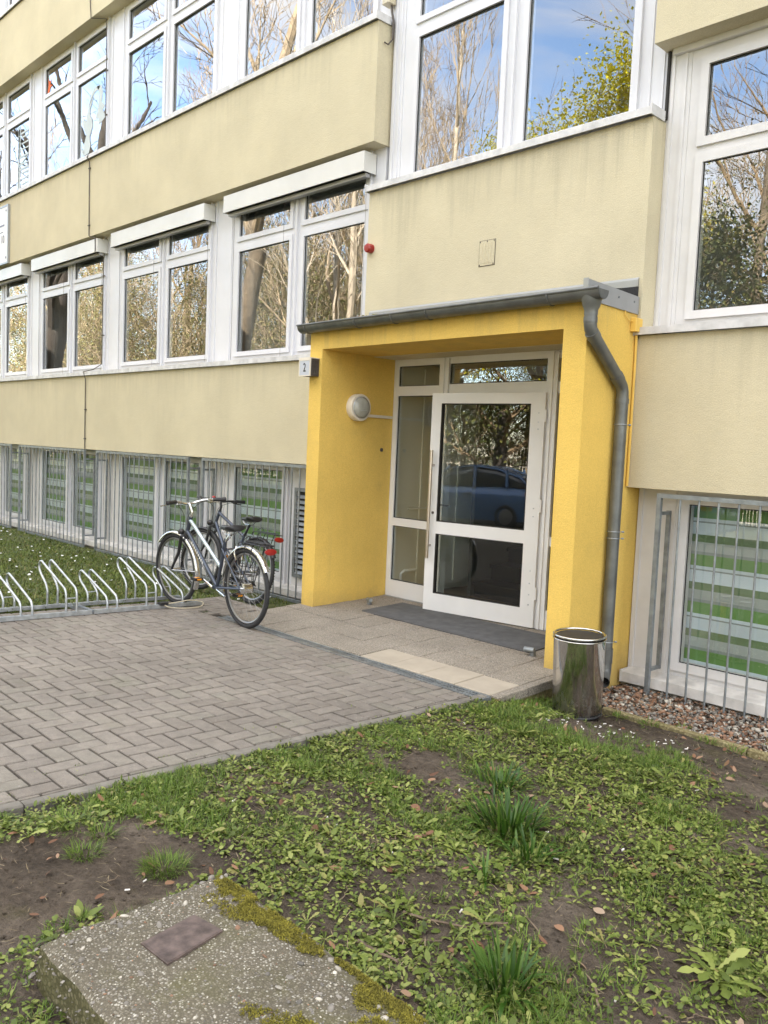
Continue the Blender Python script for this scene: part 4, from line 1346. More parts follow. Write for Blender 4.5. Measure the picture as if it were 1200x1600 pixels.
# lightning conductor
LC = thing('lightning_conductor', 'thin dark lightning conductor wire running down the facade at left', 'wire', (-9.7, -0.02, 1.35))
b = MB()
b.tube([(-9.83, -0.012, 9.0), (-9.80, -0.012, 8.0), (-9.77, -0.012, 7.815), (-9.58, 0.145, 7.80), (-9.565, 0.15, 7.3), (-9.565, 0.15, 5.86), (-9.70, -0.03, 5.82), (-9.745, -0.05, 5.76), (-9.735, -0.014, 5.70),
        (-9.715, -0.012, 4.60), (-9.69, 0.0, 4.575), (-9.555, 0.012, 4.55), (-9.545, 0.012, 4.33), (-9.55, 0.15, 4.28), (-9.545, 0.15, 2.66), (-9.62, 0.05, 2.57), (-9.74, -0.055, 2.53), (-9.735, -0.02, 2.42), (-9.74, -0.012, 1.345)], 0.0075, 6)
b.build('cable', M['wire'], LC, 60)
for (x, y, z) in ((-9.565, 0.165, 7.05), (-9.565, 0.165, 6.4), (-9.72, -0.005, 4.75), (-9.735, -0.005, 1.95), (-9.74, -0.005, 1.50), (-9.545, 0.165, 4.0), (-9.545, 0.165, 3.1), (-9.73, -0.005, 5.6)):
    b = MB(); b.cyl((x - 0.02, y - 0.012, z), (x + 0.03, y - 0.008, z), 0.010, seg=8)
    b.cyl((x, y - 0.01, z), (x, y + 0.02, z), 0.006, seg=6); b.build('clip', M['wire'], LC)

# sign board at far left
SGN = thing('wall_sign', 'large cream sign board with grey lettering on the upper left wall band', 'sign', (-14.2, 0, 4.6))
b = MB(); b.box(-15.6, -12.99, -0.035, -0.001, 4.62, 5.60); bd = b.build('board', M['signboard'], SGN)
b = MB()
t = 0.03
b.box(-15.63, -12.96, -0.042, -0.0005, 5.601, 5.63); b.box(-15.63, -12.96, -0.042, -0.0005, 4.59, 4.619); b.box(-12.989, -12.96, -0.042, -0.0005, 4.62, 5.60); b.box(-15.63, -15.601, -0.042, -0.0005, 4.62, 5.60)
b.build('border', M['alu'], SGN)
for (x, z) in ((-13.06, 5.53), (-13.06, 4.70), (-15.5, 5.53), (-15.5, 4.70)):
    b = MB(); b.cyl((x, -0.040, z), (x, -0.0355, z), 0.02, seg=10); b.build('screw', M['ink_grey'], SGN)
text_obj('10', 0.20, (-13.14, -0.037, 5.03), (PI / 2, 0, 0), M['ink_grey'], 'number', bd, align='RIGHT', scale=(0.8, 1, 1))
b = MB(); b.box(-13.55, -13.14, -0.0375, -0.0355, 5.27, 5.30); b.box(-13.45, -13.20, -0.0375, -0.0355, 5.16, 5.175); b.build('lettering', M['ink_grey'], bd)

# ------------------------------------------------------------------ window grilles of galvanized steel
def grille(x0, x1, zb, zt, label, spacing, bottom=True, mat=None, zbar=None, lend=True, rend=True):
    mat = mat or M['galv_bar']
    t = thing('window_grille', label, 'window grille', ((x0 + x1) / 2, -0.02, zb), 'steel grilles before the basement windows')
    y = -0.02; s = 0.016
    b = MB()
    b.box(x0, x1, y - s, y + s, zt - 2 * s, zt)
    if lend: b.box(x0, x0 + 2 * s, y - s, y + s, zb, zt - 2 * s - 0.0005)
    if rend: b.box(x1 - 2 * s, x1, y - s, y + s, zb, zt - 2 * s - 0.0005)
    xa = x0 + 2 * s + 0.0005 if lend else x0
    xb = x1 - 2 * s - 0.0005 if rend else x1
    if bottom: b.box(xa, xb, y - s, y + s, zb, zb + 2 * s)
    fr = b.build('frame', mat, t)
    for e, on in ((x0, lend), (x1 - 0.03, rend)):
        if not on: continue
        e2 = e + 0.03
        b = MB()
        b.box(e, e2, 0.125, 0.150, -0.03, zt - 0.13)
        b.box(e + 0.003, e2 - 0.003, y + s + 0.0005, 0.1245, zt - 0.16, zt - 0.135); b.box(e + 0.003, e2 - 0.003, y + s + 0.0005, 0.1245, -0.03, -0.005)
        b.build('wall_stay', M['galv_old'], t)
    n = max(2, int(round((xb - xa) / spacing)))
    me = None
    z0 = (zb + 2 * s) if bottom else (zbar if zbar is not None else zb)
    for i in range(1, n):
        x = xa + (xb - xa) * i / n
        if me is None:
            q = MB(); q.cyl((0, y, z0), (0, y, zt - 2 * s), 0.0085, seg=8)
            o = q.build('bar', mat, t, 50, org=(0, 0, 0)); me = o.data
            ORG[o.name] = Vector(ORG[t.name])
            o.location = (x - ORG[t.name].x, -ORG[t.name].y, -ORG[t.name].z)
        else:
            o = bpy.data.objects.new('bar', me); COL.objects.link(o); o.parent = t
            o.location = (x - ORG[t.name].x, -ORG[t.name].y, -ORG[t.name].z)
    return t


grille(-6.32, -3.46, -0.205, 1.330, 'steel bar grille behind the two bicycles, ending at the yellow porch', 0.142)
grille(-9.30, -6.64, -0.205, 1.330, 'steel bar grille just left of the bicycles, under the thin wire on its left end', 0.142)
grille(-12.36, -9.70, -0.205, 1.330, 'steel bar grille second from the left photo edge', 0.142)
grille(-15.40, -12.74, -0.205, 1.330, 'steel bar grille cut by the left photo edge', 0.142)
grille(-0.085, 2.70, -0.24, 1.308, 'steel bar grille over gravel right of the drainpipe', 0.1395, bottom=False)

# ------------------------------------------------------------------ bicycle racks
def arch(y, z0, hz_, slope_top):
    """one bent tube in the x-z plane: back rail, bulge, top, slope, front rail"""
    if hz_ > 0.33:
        pts = [(-4.43, 0.0), (-4.425, 0.10), (-4.43, 0.155), (-4.47, 0.205), (-4.555, 0.265), (-4.600, 0.305), (-4.612, 0.345), (-4.595, 0.378), (-4.560, 0.390), (-4.520, 0.378), (-4.30, 0.300), (-4.10, 0.228), (-4.055, 0.206), (-4.035, 0.170), (-4.03, 0.10), (-4.03, 0.0)]
    else:
        pts = [(-4.43, 0.0), (-4.428, 0.06), (-4.44, 0.095), (-4.49, 0.135), (-4.57, 0.180), (-4.602, 0.212), (-4.608, 0.245), (-4.59, 0.275), (-4.555, 0.286), (-4.515, 0.275), (-4.30, 0.205), (-4.10, 0.135), (-4.06, 0.115), (-4.04, 0.085), (-4.035, 0.05), (-4.035, 0.0)]
    return [(x, y, z0 + z) for (x, z) in pts]


def smooth_path(pts, k=3):
    pts = [Vector(p) for p in pts]
    out = []
    n = len(pts)
    for i in range(n - 1):
        p0, p1, p2, p3 = pts[max(0, i - 1)], pts[i], pts[i + 1], pts[min(n - 1, i + 2)]
        for j in range(k):
            t = j / k
            out.append(0.5 * ((2 * p1) + (-p0 + p2) * t + (2 * p0 - 5 * p1 + 4 * p2 - p3) * t * t + (-p0 + 3 * p1 - 3 * p2 + p3) * t ** 3))
    out.append(pts[-1])
    return out


def rack(y0, y1, holders, label):
    """rails run along y"""
    t = thing('bike_rack', label, 'bike rack', (-4.23, (y0 + y1) / 2, pav((y0 + y1) / 2)), 'galvanized bicycle racks')
    za, zc = pav(y0) + 0.004, pav(y1) + 0.004
    def zr(y): return za + (zc - za) * (y - y0) / (y1 - y0)
    b = MB()
    def rail(xa, xb, h):
        vs = []
        for y in (y0, y1):
            z = zr(y)
            vs += [(xa, y, z), (xb, y, z), (xb, y, z + h), (xa, y, z + h)]
        b.add(vs, [(k, (k + 1) % 4, 4 + (k + 1) % 4, 4 + k) for k in range(4)] + [(3, 2, 1, 0), (4, 5, 6, 7)])
    rail(-4.048, -4.012, 0.036); rail(-4.446, -4.416, 0.03)
    b.build('rail', M['galv'], t)
    for (ya, yb) in ((y1 - 0.05, y1), (y0, y0 + 0.05)):
        b = MB()
        z = zr((ya + yb) / 2)
        b.box(-4.4155, -4.0485, ya, yb, z + 0.004, z + 0.010); b.box(-4.4155, -4.0485, ya, ya + 0.004, z + 0.0105, z + 0.034)
        b.build('cross_plate', M['galv'], t)
    for (yh, hi) in holders:
        z = zr(yh) + 0.02
        q = MB()
        for dy in (-0.047, 0.047):
            q.tube(smooth_path(arch(yh + dy, z, 0.39 if hi else 0.28, 0)), 0.0105, 10)
            for xx in (-4.03, -4.43): q.box(xx - 0.02, xx + 0.02, yh + dy - 0.03, yh + dy + 0.03, z + 0.0065, z + 0.0125)
        if hi: q.tube([(-4.035, yh - 0.047, z + 0.13), (-4.035, yh + 0.047, z + 0.13)], 0.006, 8)
        else: q.tube([(-4.45, yh - 0.047, z + 0.10), (-4.45, yh + 0.047, z + 0.10)], 0.006, 8)
        q.build('wheel_holder', M['galv'], t, 60)
    return t


rack(-2.515, -1.42, [(-1.575, False), (-1.955, True), (-2.335, False)], 'galvanized bicycle rack holding the front wheel of the silver bicycle')
rack(-4.60, -2.53, [(-2.712, True), (-3.092, False), (-3.47, True), (-3.85, False), (-4.23, True)], 'empty galvanized bicycle rack at the left photo edge on paving')


# ------------------------------------------------------------------ bicycles, built in local space: x forward, z up, rear hub above the origin
def bicycle(name, label, loc, heading, lean, S):
    o = thing(name, label, 'bicycle', loc, None, (lean, 0, heading))
    R = 0.345; WB = S['wb']
    step = S['step']
    st_ = S.get('steer', 0.0)
    head_top = V(*S['head_top']); head_bot = V(*S['head_bot'])
    ax = (head_top - head_bot).normalized()
    fh = V(WB, 0, R)
    rotm = Matrix.Translation(head_bot) @ Matrix.Rotation(st_, 4, ax) @ Matrix.Translation(-head_bot)
    def wheel(cx, rear, xf=None):
        T = MB(); T.torus((cx, 0, R), R - 0.019, 0.019, 'y', 64, 10)
        if S.get('knob'):
            for i in range(72):
                a = 2 * PI * i / 72
                for dy in (-0.010, 0.010):
                    T.box(cx + (R) * math.cos(a) - 0.004, cx + R * math.cos(a) + 0.004, dy - 0.005, dy + 0.005, R + R * math.sin(a) - 0.004, R + R * math.sin(a) + 0.004)
        rm = MB(); rm.torus((cx, 0, R), R - 0.046, 0.009, 'y', 64, 8); rm.torus((cx, 0, R), R - 0.053, 0.006, 'y', 64, 6)
        sp = MB()
        for i in range(32):
            a = 2 * PI * i / 32
            sgn = 1 if i % 2 else -1
            da = 0.35 * (1 if (i // 2) % 2 else -1)
            sp.tube([(cx + 0.024 * math.cos(a + da * 3), sgn * 0.028, R + 0.024 * math.sin(a + da * 3)), (cx + (R - 0.05) * math.cos(a), 0, R + (R - 0.05) * math.sin(a))], 0.0010, 4)
        hb = MB(); hr = 0.045 if rear and S.get('hubgear') else 0.018
        hb.lathe([(0.010, -0.065), (0.010, -0.045), (hr, -0.040), (hr, -0.03), (hr * 0.9, 0), (hr, 0.03), (hr, 0.040), (0.010, 0.045), (0.010, 0.065)], (cx, 0, R), 'y', 18)
        mbs = [(T, 'wheel', M['tyre']), (rm, 'rim', M['rim']), (sp, 'spokes', M['spoke']), (hb, 'hub', M['chrome'])]
        par = o
        for (m_, nm, mt_) in mbs:
            if xf is not None: m_.v = [tuple(xf @ Vector(p)) for p in m_.v]
            ob = m_.build(nm, mt_, par, 50)
            if nm == 'wheel': par = ob
    wheel(0, True); wheel(WB, False, rotm)
    bb = V(*S['bb']); sc = V(*S['seat_clamp']); rh = V(0, 0, R)
    F = MB()
    F.tube([head_bot, head_top], 0.019, 14)
    F.tube([sc, bb], 0.016, 14)
    for sy in (-1, 1):
        F.tube([bb + V(-0.03, sy * 0.035, 0), rh + V(0, sy * 0.062, 0)], 0.0095, 10)
        F.tube([bb.lerp(sc, 0.80) + V(0, sy * 0.022, 0), rh + V(0, sy * 0.062, 0)], 0.008, 10)
    F.cyl(bb + V(0, -0.036, 0), bb + V(0, 0.036, 0), 0.021, seg=16)
    F.tube([head_bot.lerp(head_top, 0.12), bb], 0.020, 14)
    if not S.get('second'): F.tube([head_bot.lerp(head_top, 0.85), sc + V(0.01, 0, -0.03)], 0.018, 14)
    F.build('frame', S['frame'], o, 50)
    if S.get('second'):
        q = MB(); q.tube([head_bot.lerp(head_top, 0.80), bb.lerp(sc, 0.42)], 0.018, 14); q.build('top_tube', M['frame_sv'], o, 50)
        q = MB()
        a, c = head_bot.lerp(head_top, 0.12), bb
        dd = (c - a)
        for i in range(9):
            p = a + dd * (0.22 + i * 0.045)
            q.box(p.x - 0.008, p.x + 0.006, 0.0195, 0.0215, p.z - 0.011, p.z + 0.011); q.box(p.x - 0.008, p.x + 0.006, -0.0215, -0.0195, p.z - 0.011, p.z + 0.011)
        q.build('frame_lettering', M['white_disc'], o)
    k = MB()
    crown = head_bot - ax * 0.03
    k.cyl(head_bot, crown - ax * 0.02, 0.022, seg=14)
    for sy in (-1, 1):
        p0 = crown + V(0, sy * 0.055, 0)
        k.tube([crown + V(0, 0, 0), p0, p0 + (fh - p0) * 0.5 + V(0, 0, 0), fh + V(0, sy * 0.055, 0)], [0.015, 0.017, 0.016, 0.011], 12)
    k.v = [tuple(rotm @ Vector(p)) for p in k.v]
    k.build('fork', M['bk'], o, 50)
    # stem and bars
    hb_ = MB()
    bc = V(*S['bar'])
    hb_.tube([head_top, head_top + ax * 0.05, bc], [0.014, 0.013, 0.014], 12)
    hw = S['barw'] / 2; sb_ = S['sweep']; rs = S['rise']
    pts = [bc + V(-sb_, hw, rs), bc + V(-sb_ * 0.75, hw * 0.75, rs), bc + V(-sb_ * 0.2, hw * 0.42, rs * 0.8), bc + V(0.01, hw * 0.15, 0), bc + V(0.01, -hw * 0.15, 0), bc + V(-sb_ * 0.2, -hw * 0.42, rs * 0.8), bc + V(-sb_ * 0.75, -hw * 0.75, rs), bc + V(-sb_, -hw, rs)]
    hb_.tube(smooth_path(pts, 4), 0.0125, 10)
    hb_.v = [tuple(rotm @ Vector(p)) for p in hb_.v]
    HB = hb_.build('handlebar', S['barmat'], o, 50)
    for sy in (-1, 1):
        g_ = MB()
        a = bc + V(-sb_, sy * hw, rs); c = bc + V(-sb_ * 0.66, sy * hw * 0.64, rs)
        g_.tube([a + (a - c) * 0.05, a, a.lerp(c, 0.5), c], [0.012, 0.021, 0.018, 0.019], 12)
        g_.v = [tuple(rotm @ Vector(p)) for p in g_.v]
        g_.build('grip', M['bk'], HB, 50)
        l_ = MB()
        c2 = bc + V(-sb_ * 0.5, sy * hw * 0.55, rs)
        l_.tube([c2, c2 + V(0.045, sy * 0.01, -0.02), c2 + V(0.055, sy * 0.07, -0.03), c2 + V(0.035, sy * 0.15, -0.035)], 0.006, 8)
        l_.cyl(c2 + V(-0.02, -0.018, -0.01), c2 + V(-0.02, 0.018, -0.01), 0.022, seg=12)
        l_.v = [tuple(rotm @ Vector(p)) for p in l_.v]
        l_.build('brake_lever', M['bk'] if S.get('knob') else M['chrome'], HB, 50)
    b_ = MB(); c2 = bc + V(0.0, S['bell'] * hw * 0.35, rs * 0.6 + 0.028)
    b_.lathe([(0.024, 0), (0.022, 0.012), (0.012, 0.02), (0, 0.022)], tuple(c2), 'z', 14)
    b_.v = [tuple(rotm @ Vector(p)) for p in b_.v]
    b_.build('bell', M['red'] if S.get('knob') else M['bk'], HB, 50)
    cb = MB()
    for sy in (-1, 1):
        c2 = bc + V(-sb_ * 0.4, sy * hw * 0.5, rs - 0.01)
        cb.tube(smooth_path([c2, c2 + V(0.09, -sy * 0.03, -0.02), head_top + V(0.09, sy * 0.03, 0.02), head_bot + V(0.05, sy * 0.02, 0.0)], 5), 0.0028, 5)
    cb.tube(smooth_path([head_bot + V(0.03, 0.02, 0.02), head_bot.lerp(bb, 0.5) + V(0, 0.026, -0.01), bb + V(0, 0.03, 0.02)], 4), 0.0025, 5)
    cb.build('cables', M['bk'], o)
    # saddle
    sd_ = V(*S['saddle'])
    q = MB()
    q.tube([sc - V(0, 0, 0.02), V(sd_.x - 0.02, 0, sd_.z - 0.055)], 0.0135, 12)
    q.build('seat_post', M['bk'] if S.get('knob') else M['chrome'], o, 50)
    q = MB()
    prof = [(-0.145, 0.055, 0.020, 0.030), (-0.13, 0.085, 0.030, 0.042), (-0.09, 0.10, 0.026, 0.045), (-0.03, 0.075, 0.014, 0.04), (0.04, 0.038, 0.010, 0.035), (0.10, 0.024, 0.008, 0.03), (0.135, 0.014, 0.002, 0.022)]
    vs = []; nseg = 12
    for (x, w, zt_, th) in prof:
        for i in range(nseg):
            a = 2 * PI * i / nseg
            s_, c_ = math.sin(a), math.cos(a)
            vs.append((sd_.x + x, w * c_, sd_.z + zt_ + (0.018 * s_ if s_ > 0 else th * s_)))
    fs = [(i * nseg + k, i * nseg + (k + 1) % nseg, (i + 1) * nseg + (k + 1) % nseg, (i + 1) * nseg + k) for i in range(len(prof) - 1) for k in range(nseg)]
    fs += [tuple(reversed(range(nseg))), tuple(range((len(prof) - 1) * nseg, len(prof) * nseg))]
    q.add(vs, fs)
    SD = q.build('saddle', M['bk'], o, 60)
    q = MB()
    for sy in (-1, 1): q.tube([sd_ + V(-0.10, sy * 0.03, -0.005), sd_ + V(-0.05, sy * 0.022, -0.05), sd_ + V(0.04, sy * 0.02, -0.05), sd_ + V(0.10, sy * 0.012, -0.015)], 0.0035, 6)
    if not S.get('knob'):
        for sy in (-1, 1):
            q.tube([sd_ + V(-0.09, sy * 0.05, -0.015 - 0.008 * i) + V(0.012 * math.cos(i * 2.1), 0.012 * math.sin(i * 2.1), 0) for i in range(9)], 0.003, 5)
    q.build('saddle_rails', M['chrome'], SD)
    # cranks, chain
    cr = MB()
    ca = S['crank']
    cr.lathe([(0.085, -0.048), (0.085, -0.045), (0.03, -0.044), (0.03, -0.049)], (bb.x, 0, bb.z), 'y', 28)
    for sg_, yy in ((1, -0.062), (-1, 0.062)):
        e = bb + V(math.cos(ca) * 0.17 * sg_, yy, math.sin(ca) * 0.17 * sg_)
        cr.tube([bb + V(0, yy * 0.8, 0), e], [0.013, 0.010], 8)
    CR = cr.build('crank', M['chrome'] if not S.get('knob') else M['bk'], o, 40)
    for sg_, yy in ((1, -0.062), (-1, 0.062)):
        e = bb + V(math.cos(ca) * 0.17 * sg_, yy, math.sin(ca) * 0.17 * sg_)
        y2 = yy + math.copysign(0.055, yy)
        pd = MB()
        pd.box(e.x - 0.046, e.x + 0.046, min(yy, y2 + math.copysign(0.04, yy)) if yy < 0 else yy + 0.012, (yy - 0.012) if yy < 0 else y2 + 0.04, e.z - 0.012, e.z + 0.012)
        pd.box(e.x - 0.025, e.x + 0.025, y2 - 0.02, y2 + 0.02, e.z - 0.0135, e.z + 0.0135, 1)
        for ex in (-0.047, 0.047): pd.box(e.x + ex - 0.002, e.x + ex + 0.002, y2 - 0.022, y2 + 0.022, e.z - 0.007, e.z + 0.007, 1)
        pd.build('pedal', [M['bk'], M['amber']], CR)
    ch = MB()
    for dz in (0.075, -0.075):
        ch.tube([bb + V(0, -0.047, dz), rh + V(0, -0.047, dz * 0.5)], 0.005, 6)
    if S.get('second'):
        ch.prism([(bb.x + 0.10, bb.z + 0.06), (bb.x + 0.05, bb.z + 0.10), (-0.02, R + 0.06), (-0.06, R + 0.02), (-0.02, R + 0.025), (bb.x, bb.z + 0.065)], 'y', -0.062, -0.055)
    ch.lathe([(0.04, -0.05), (0.04, -0.045), (0.012, -0.045), (0.012, -0.05)], (0, 0, R), 'y', 20)
    ch.build('chain', M['bk'], o)
    if S.get('fender'):
        for (cx, a0, a1, nm, xf) in ((0, math.radians(-14), math.radians(150), 'rear_mudguard', None), (WB, math.radians(38), math.radians(205), 'front_mudguard', rotm)):
            q = MB()
            Rm = R + 0.018
            n_ = 30; vs = []
            mp_ = [(-0.028, -0.010), (-0.022, 0.003), (-0.010, 0.009), (0.010, 0.009), (0.022, 0.003), (0.028, -0.010)]
            for i in range(n_ + 1):
                a = a0 + (a1 - a0) * i / n_
                for (yy, rr_) in mp_:
                    vs.append((cx + (Rm + rr_) * math.cos(a), yy, R + (Rm + rr_) * math.sin(a)))
                for (yy, rr_) in reversed(mp_):
                    vs.append((cx + (Rm + rr_ - 0.002) * math.cos(a), yy * 0.97, R + (Rm + rr_ - 0.002) * math.sin(a)))
            n2 = 12
            q.add(vs, [(i * n2 + k, i * n2 + (k + 1) % n2, (i + 1) * n2 + (k + 1) % n2, (i + 1) * n2 + k) for i in range(n_) for k in range(n2)] + [tuple(range(n2)), tuple(range((n_ + 1) * n2 - 1, n_ * n2 - 1, -1))])
            if xf is not None: q.v = [tuple(xf @ Vector(p)) for p in q.v]
            MG = q.build(nm, M['fender'] if S.get('second') else M['bk'], o, 60)
            q = MB()
            for sy in (-1, 1):
                for aa in ((0.05, 0.62) if cx == 0 else (PI * 0.98,)):
                    q.tube([(cx, sy * 0.06, R), (cx + Rm * math.cos(aa), sy * 0.03, R + Rm * math.sin(aa))], 0.0025, 5)
            if xf is not None: q.v = [tuple(xf @ Vector(p)) for p in q.v]
            q.build('mudguard_stay', M['chrome'], MG)
    # luggage rack
    q = MB()
    rz = S['rack_z']; ra, rb_ = 0.02 + S['rack_x'], -0.33 + S['rack_x']
    for sy in (-1, 1):
        q.tube(smooth_path([(ra + 0.08, sy * 0.03, rz - 0.04), (ra, sy * 0.055, rz), (rb_ + 0.05, sy * 0.06, rz), (rb_, sy * 0.045, rz)], 4), 0.005, 6)
        q.tube([(ra - 0.08, sy * 0.06, rz), (0.0, sy * 0.068, R + 0.03)], 0.0045, 6); q.tube([(ra - 0.20, sy * 0.06, rz), (-0.01, sy * 0.068, R + 0.03)], 0.0045, 6)
    for xx in np.linspace(ra - 0.02, rb_ + 0.02, 6): q.tube([(xx, -0.056, rz), (xx, 0.056, rz)], 0.004, 6)
    for sy in (-0.5, 0.5): q.tube([(ra, sy * 0.05, rz + 0.012), (rb_ + 0.04, sy * 0.05, rz + 0.016)], 0.004, 6)
    q.tube([(rb_, -0.045, rz), (rb_ - 0.012, 0, rz), (rb_, 0.045, rz)], 0.005, 6)
    q.tube(smooth_path([(ra - 0.02, 0.04, rz + 0.02), (ra - 0.04, 0, rz + 0.05), (ra - 0.02, -0.04, rz + 0.02)], 4), 0.0035, 5)
    q.build('luggage_rack', M['bk'], o, 50)
    q = MB(); zl = rz - 0.045
    q.lathe([(0.0, -0.02), (0.018, -0.017), (0.028, -0.004), (0.028, 0.012), (0.0, 0.018)], (0, 0, 0), 'x', 16)
    q.v = [(rb_ - 0.015 + (-p[0]), p[1] * 2.0, zl + p[2] * 0.95) for p in q.v]
    q.build('tail_light', M['red'], o, 60)
    # headlight
    q = MB(); hl = head_bot + V(0.085, 0, 0.0)
    q.lathe([(0.0, -0.03), (0.02, -0.025), (0.032, 0.0), (0.032, 0.02), (0.028, 0.022), (0.0, 0.022)], tuple(hl), 'x', 16)
    q.tube([hl + V(-0.02, 0, -0.015), head_bot + V(0.02, 0, -0.02)], 0.006, 6)
    q.v = [tuple(rotm @ Vector(p)) for p in q.v]
    q.build('headlight', M['bk'], o, 50)
    # side stand / brakes
    q = MB()
    for (base, up) in ((V(0.11, 0, R + 0.29), 0.12), ):
        for sy in (-1, 1): q.tube([base + V(0.02, sy * 0.03, -0.06), base + V(0.03, sy * 0.04, 0.0), base + V(0.035, sy * 0.02, 0.06)], 0.008, 6)
    q.tube([bb + V(-0.06, 0.04, -0.01), bb + V(-0.30, 0.10, -0.03)], 0.009, 8)
    q.build('brake_and_stand', M['chrome'] if S.get('second') else M['bk'], o, 50)
    if S.get('lock'):
        q = MB()
        c2 = sc + V(-0.0, -0.06, -0.17)
        q.tube(smooth_path([c2 + V(0.13 * math.cos(a), 0.02 * math.sin(a * 3), 0.075 * math.sin(a)) for a in [2 * PI * i / 16 for i in range(17)]], 3), 0.0085, 8)
        q.tube(smooth_path([c2 + V(0.10, 0, -0.05), c2 + V(-0.05, -0.02, -0.13), c2 + V(-0.28, -0.03, -0.12)], 5), 0.008, 8)
        q.build('cable_lock', M['wire'], o, 60)
    return o


hd = math.atan2(-1.585 + 1.635, -4.215 + 3.0)
bicycle('bicycle', 'slate and silver step-through bicycle with silver mudguards parked in the rack', (-2.96, -1.65, -0.043), hd, 0.0,
        dict(wb=1.245, step=True, second=True, frame=M['frame_dk'], head_top=(0.985, 0, 0.875), head_bot=(1.055, 0, 0.715), bb=(0.48, 0, 0.285), seat_clamp=(0.355, 0, 0.735),
             saddle=(0.295, 0, 0.83), bar=(1.01, 0, 1.00), barw=0.64, sweep=0.13, rise=0.03, barmat=M['chrome'], bell=-1, crank=math.radians(200), fender=True,
             rack_z=0.745, rack_x=0.0, hubgear=True, lock=True, steer=0.10))
bicycle('bicycle', 'black mountain bicycle with red tail light leaning at the grille behind the silver one', (-4.30, -0.66, -0.150), PI - 0.02, 0.14,
        dict(wb=1.08, step=False, knob=True, frame=M['frame_dk'], head_top=(0.84, 0, 0.925), head_bot=(0.895, 0, 0.775), bb=(0.43, 0, 0.285), seat_clamp=(0.28, 0, 0.72),
             saddle=(0.235, 0, 0.875), bar=(0.84, 0, 1.03), barw=0.62, sweep=0.05, rise=0.015, barmat=M['bk'], bell=1, crank=math.radians(-75), fender=True,
             rack_z=0.765, rack_x=0.0, steer=0.16))
b = MB()
zl = pav(-1.6)
b.tube(smooth_path([(-4.00, -1.80, zl + 0.05), (-3.98, -1.70, zl + 0.06), (-3.96, -1.58, zl + 0.07), (-3.92, -1.48, zl + 0.05), (-3.90, -1.49, zl + 0.02), (-3.88, -1.58, zl + 0.012), (-3.91, -1.70, zl + 0.012), (-3.95, -1.82, zl + 0.03), (-4.02, -1.84, zl + 0.05)], 5), 0.005, 8)
b.box(-4.05, -3.985, -1.88, -1.80, zl + 0.040, zl + 0.066, 1)
tag(b.build('cable_lock', [M['tan'], M['bk']], org=(-3.9, -1.65, zl), smooth=50), 'pale cable lock lying in a loop on the rack rail', 'lock')

# ------------------------------------------------------------------ stainless bin
bx, by = -0.045, -1.005
bz = zg(bx, by) + 0.005
BI = thing('waste_bin', 'polished stainless steel round waste bin beside the right porch pillar', 'bin', (bx, by, bz))
HB_ = 0.545
tl = Matrix.Translation((bx, by, bz)) @ Matrix.Rotation(math.radians(2.0), 4, 'X') @ Matrix.Translation((-bx, -by, -bz))
def tilt(m_): m_.v = [tuple(tl @ Vector(p)) for p in m_.v]; return m_
b = MB(); b.lathe([(0.150, 0.012), (0.158, 0.03), (0.163, 0.10), (0.166, 0.30), (0.168, HB_ - 0.03), (0.164, HB_ - 0.03), (0.160, 0.10), (0.150, 0.03), (0.0, 0.028)], (bx, by, bz), 'z', 64); tilt(b).build('body', M['steel'], BI, 40)
b = MB(); b.torus((bx, by, bz + HB_ - 0.012), 0.166, 0.008, 'z', 64, 8); b.torus((bx, by, bz + HB_ - 0.034), 0.1705, 0.005, 'z', 64, 8)
tilt(b).build('rim', M['steel'], BI, 60)
b = MB(); b.lathe([(0.157, HB_ - 0.02), (0.152, HB_ - 0.05), (0.150, 0.20), (0.10, 0.16), (0.0, 0.15)], (bx, by, bz), 'z', 48); tilt(b).build('liner', M['black'], BI, 40)
b = MB(); b.torus((bx, by, bz + 0.008), 0.157, 0.009, 'z', 56, 8); tilt(b).build('base_ring', M['bk'], BI, 60)

# ------------------------------------------------------------------ leaves and blades in bulk
def leaf_bulk(pos, yaw, pitch, L, W, droop, prof=((0, .14), (.35, .95), (.7, .8), (1, 0)), roll=None):
    """numpy: many leaves as strips of 2 quads and a tip; returns co, face idx, loop totals"""
    n = len(pos)
    fx, fy = np.cos(yaw), np.sin(yaw)
    side = np.stack([-fy, fx, np.zeros(n)], 1)
    if roll is not None: side = side * np.cos(roll)[:, None] + np.array([0, 0, 1.0]) * np.sin(roll)[:, None]
    verts = []
    cur = np.array(pos, dtype=float)
    pt = 0
    for i, (t, w) in enumerate(prof):
        if i:
            ph = pitch - droop * (t + pt) / 2
            st_ = (L * (t - pt))[:, None] * np.stack([np.cos(ph) * fx, np.cos(ph) * fy, np.sin(ph)], 1)
            cur = cur + st_
        pt = t
        if w == 0 and i == len(prof) - 1:
            verts.append(cur.copy())
        else:
            verts.append(cur - side * (W * w * .5)[:, None]); verts.append(cur + side * (W * w * .5)[:, None])
    k = len(verts)
    co = np.stack(verts, 1).reshape(-1, 3)
    base = (np.arange(n) * k)[:, None]
    loc = []; tot = []
    m = (k - 1) // 2
    for i in range(m - 1):
        loc += [2 * i, 2 * i + 1, 2 * i + 3, 2 * i + 2]; tot.append(4)
    loc += [2 * m - 2, 2 * m - 1, 2 * m]; tot.append(3)
    fi = (base + np.array(loc)[None, :]).ravel()
    return co, fi, np.tile(tot, n)


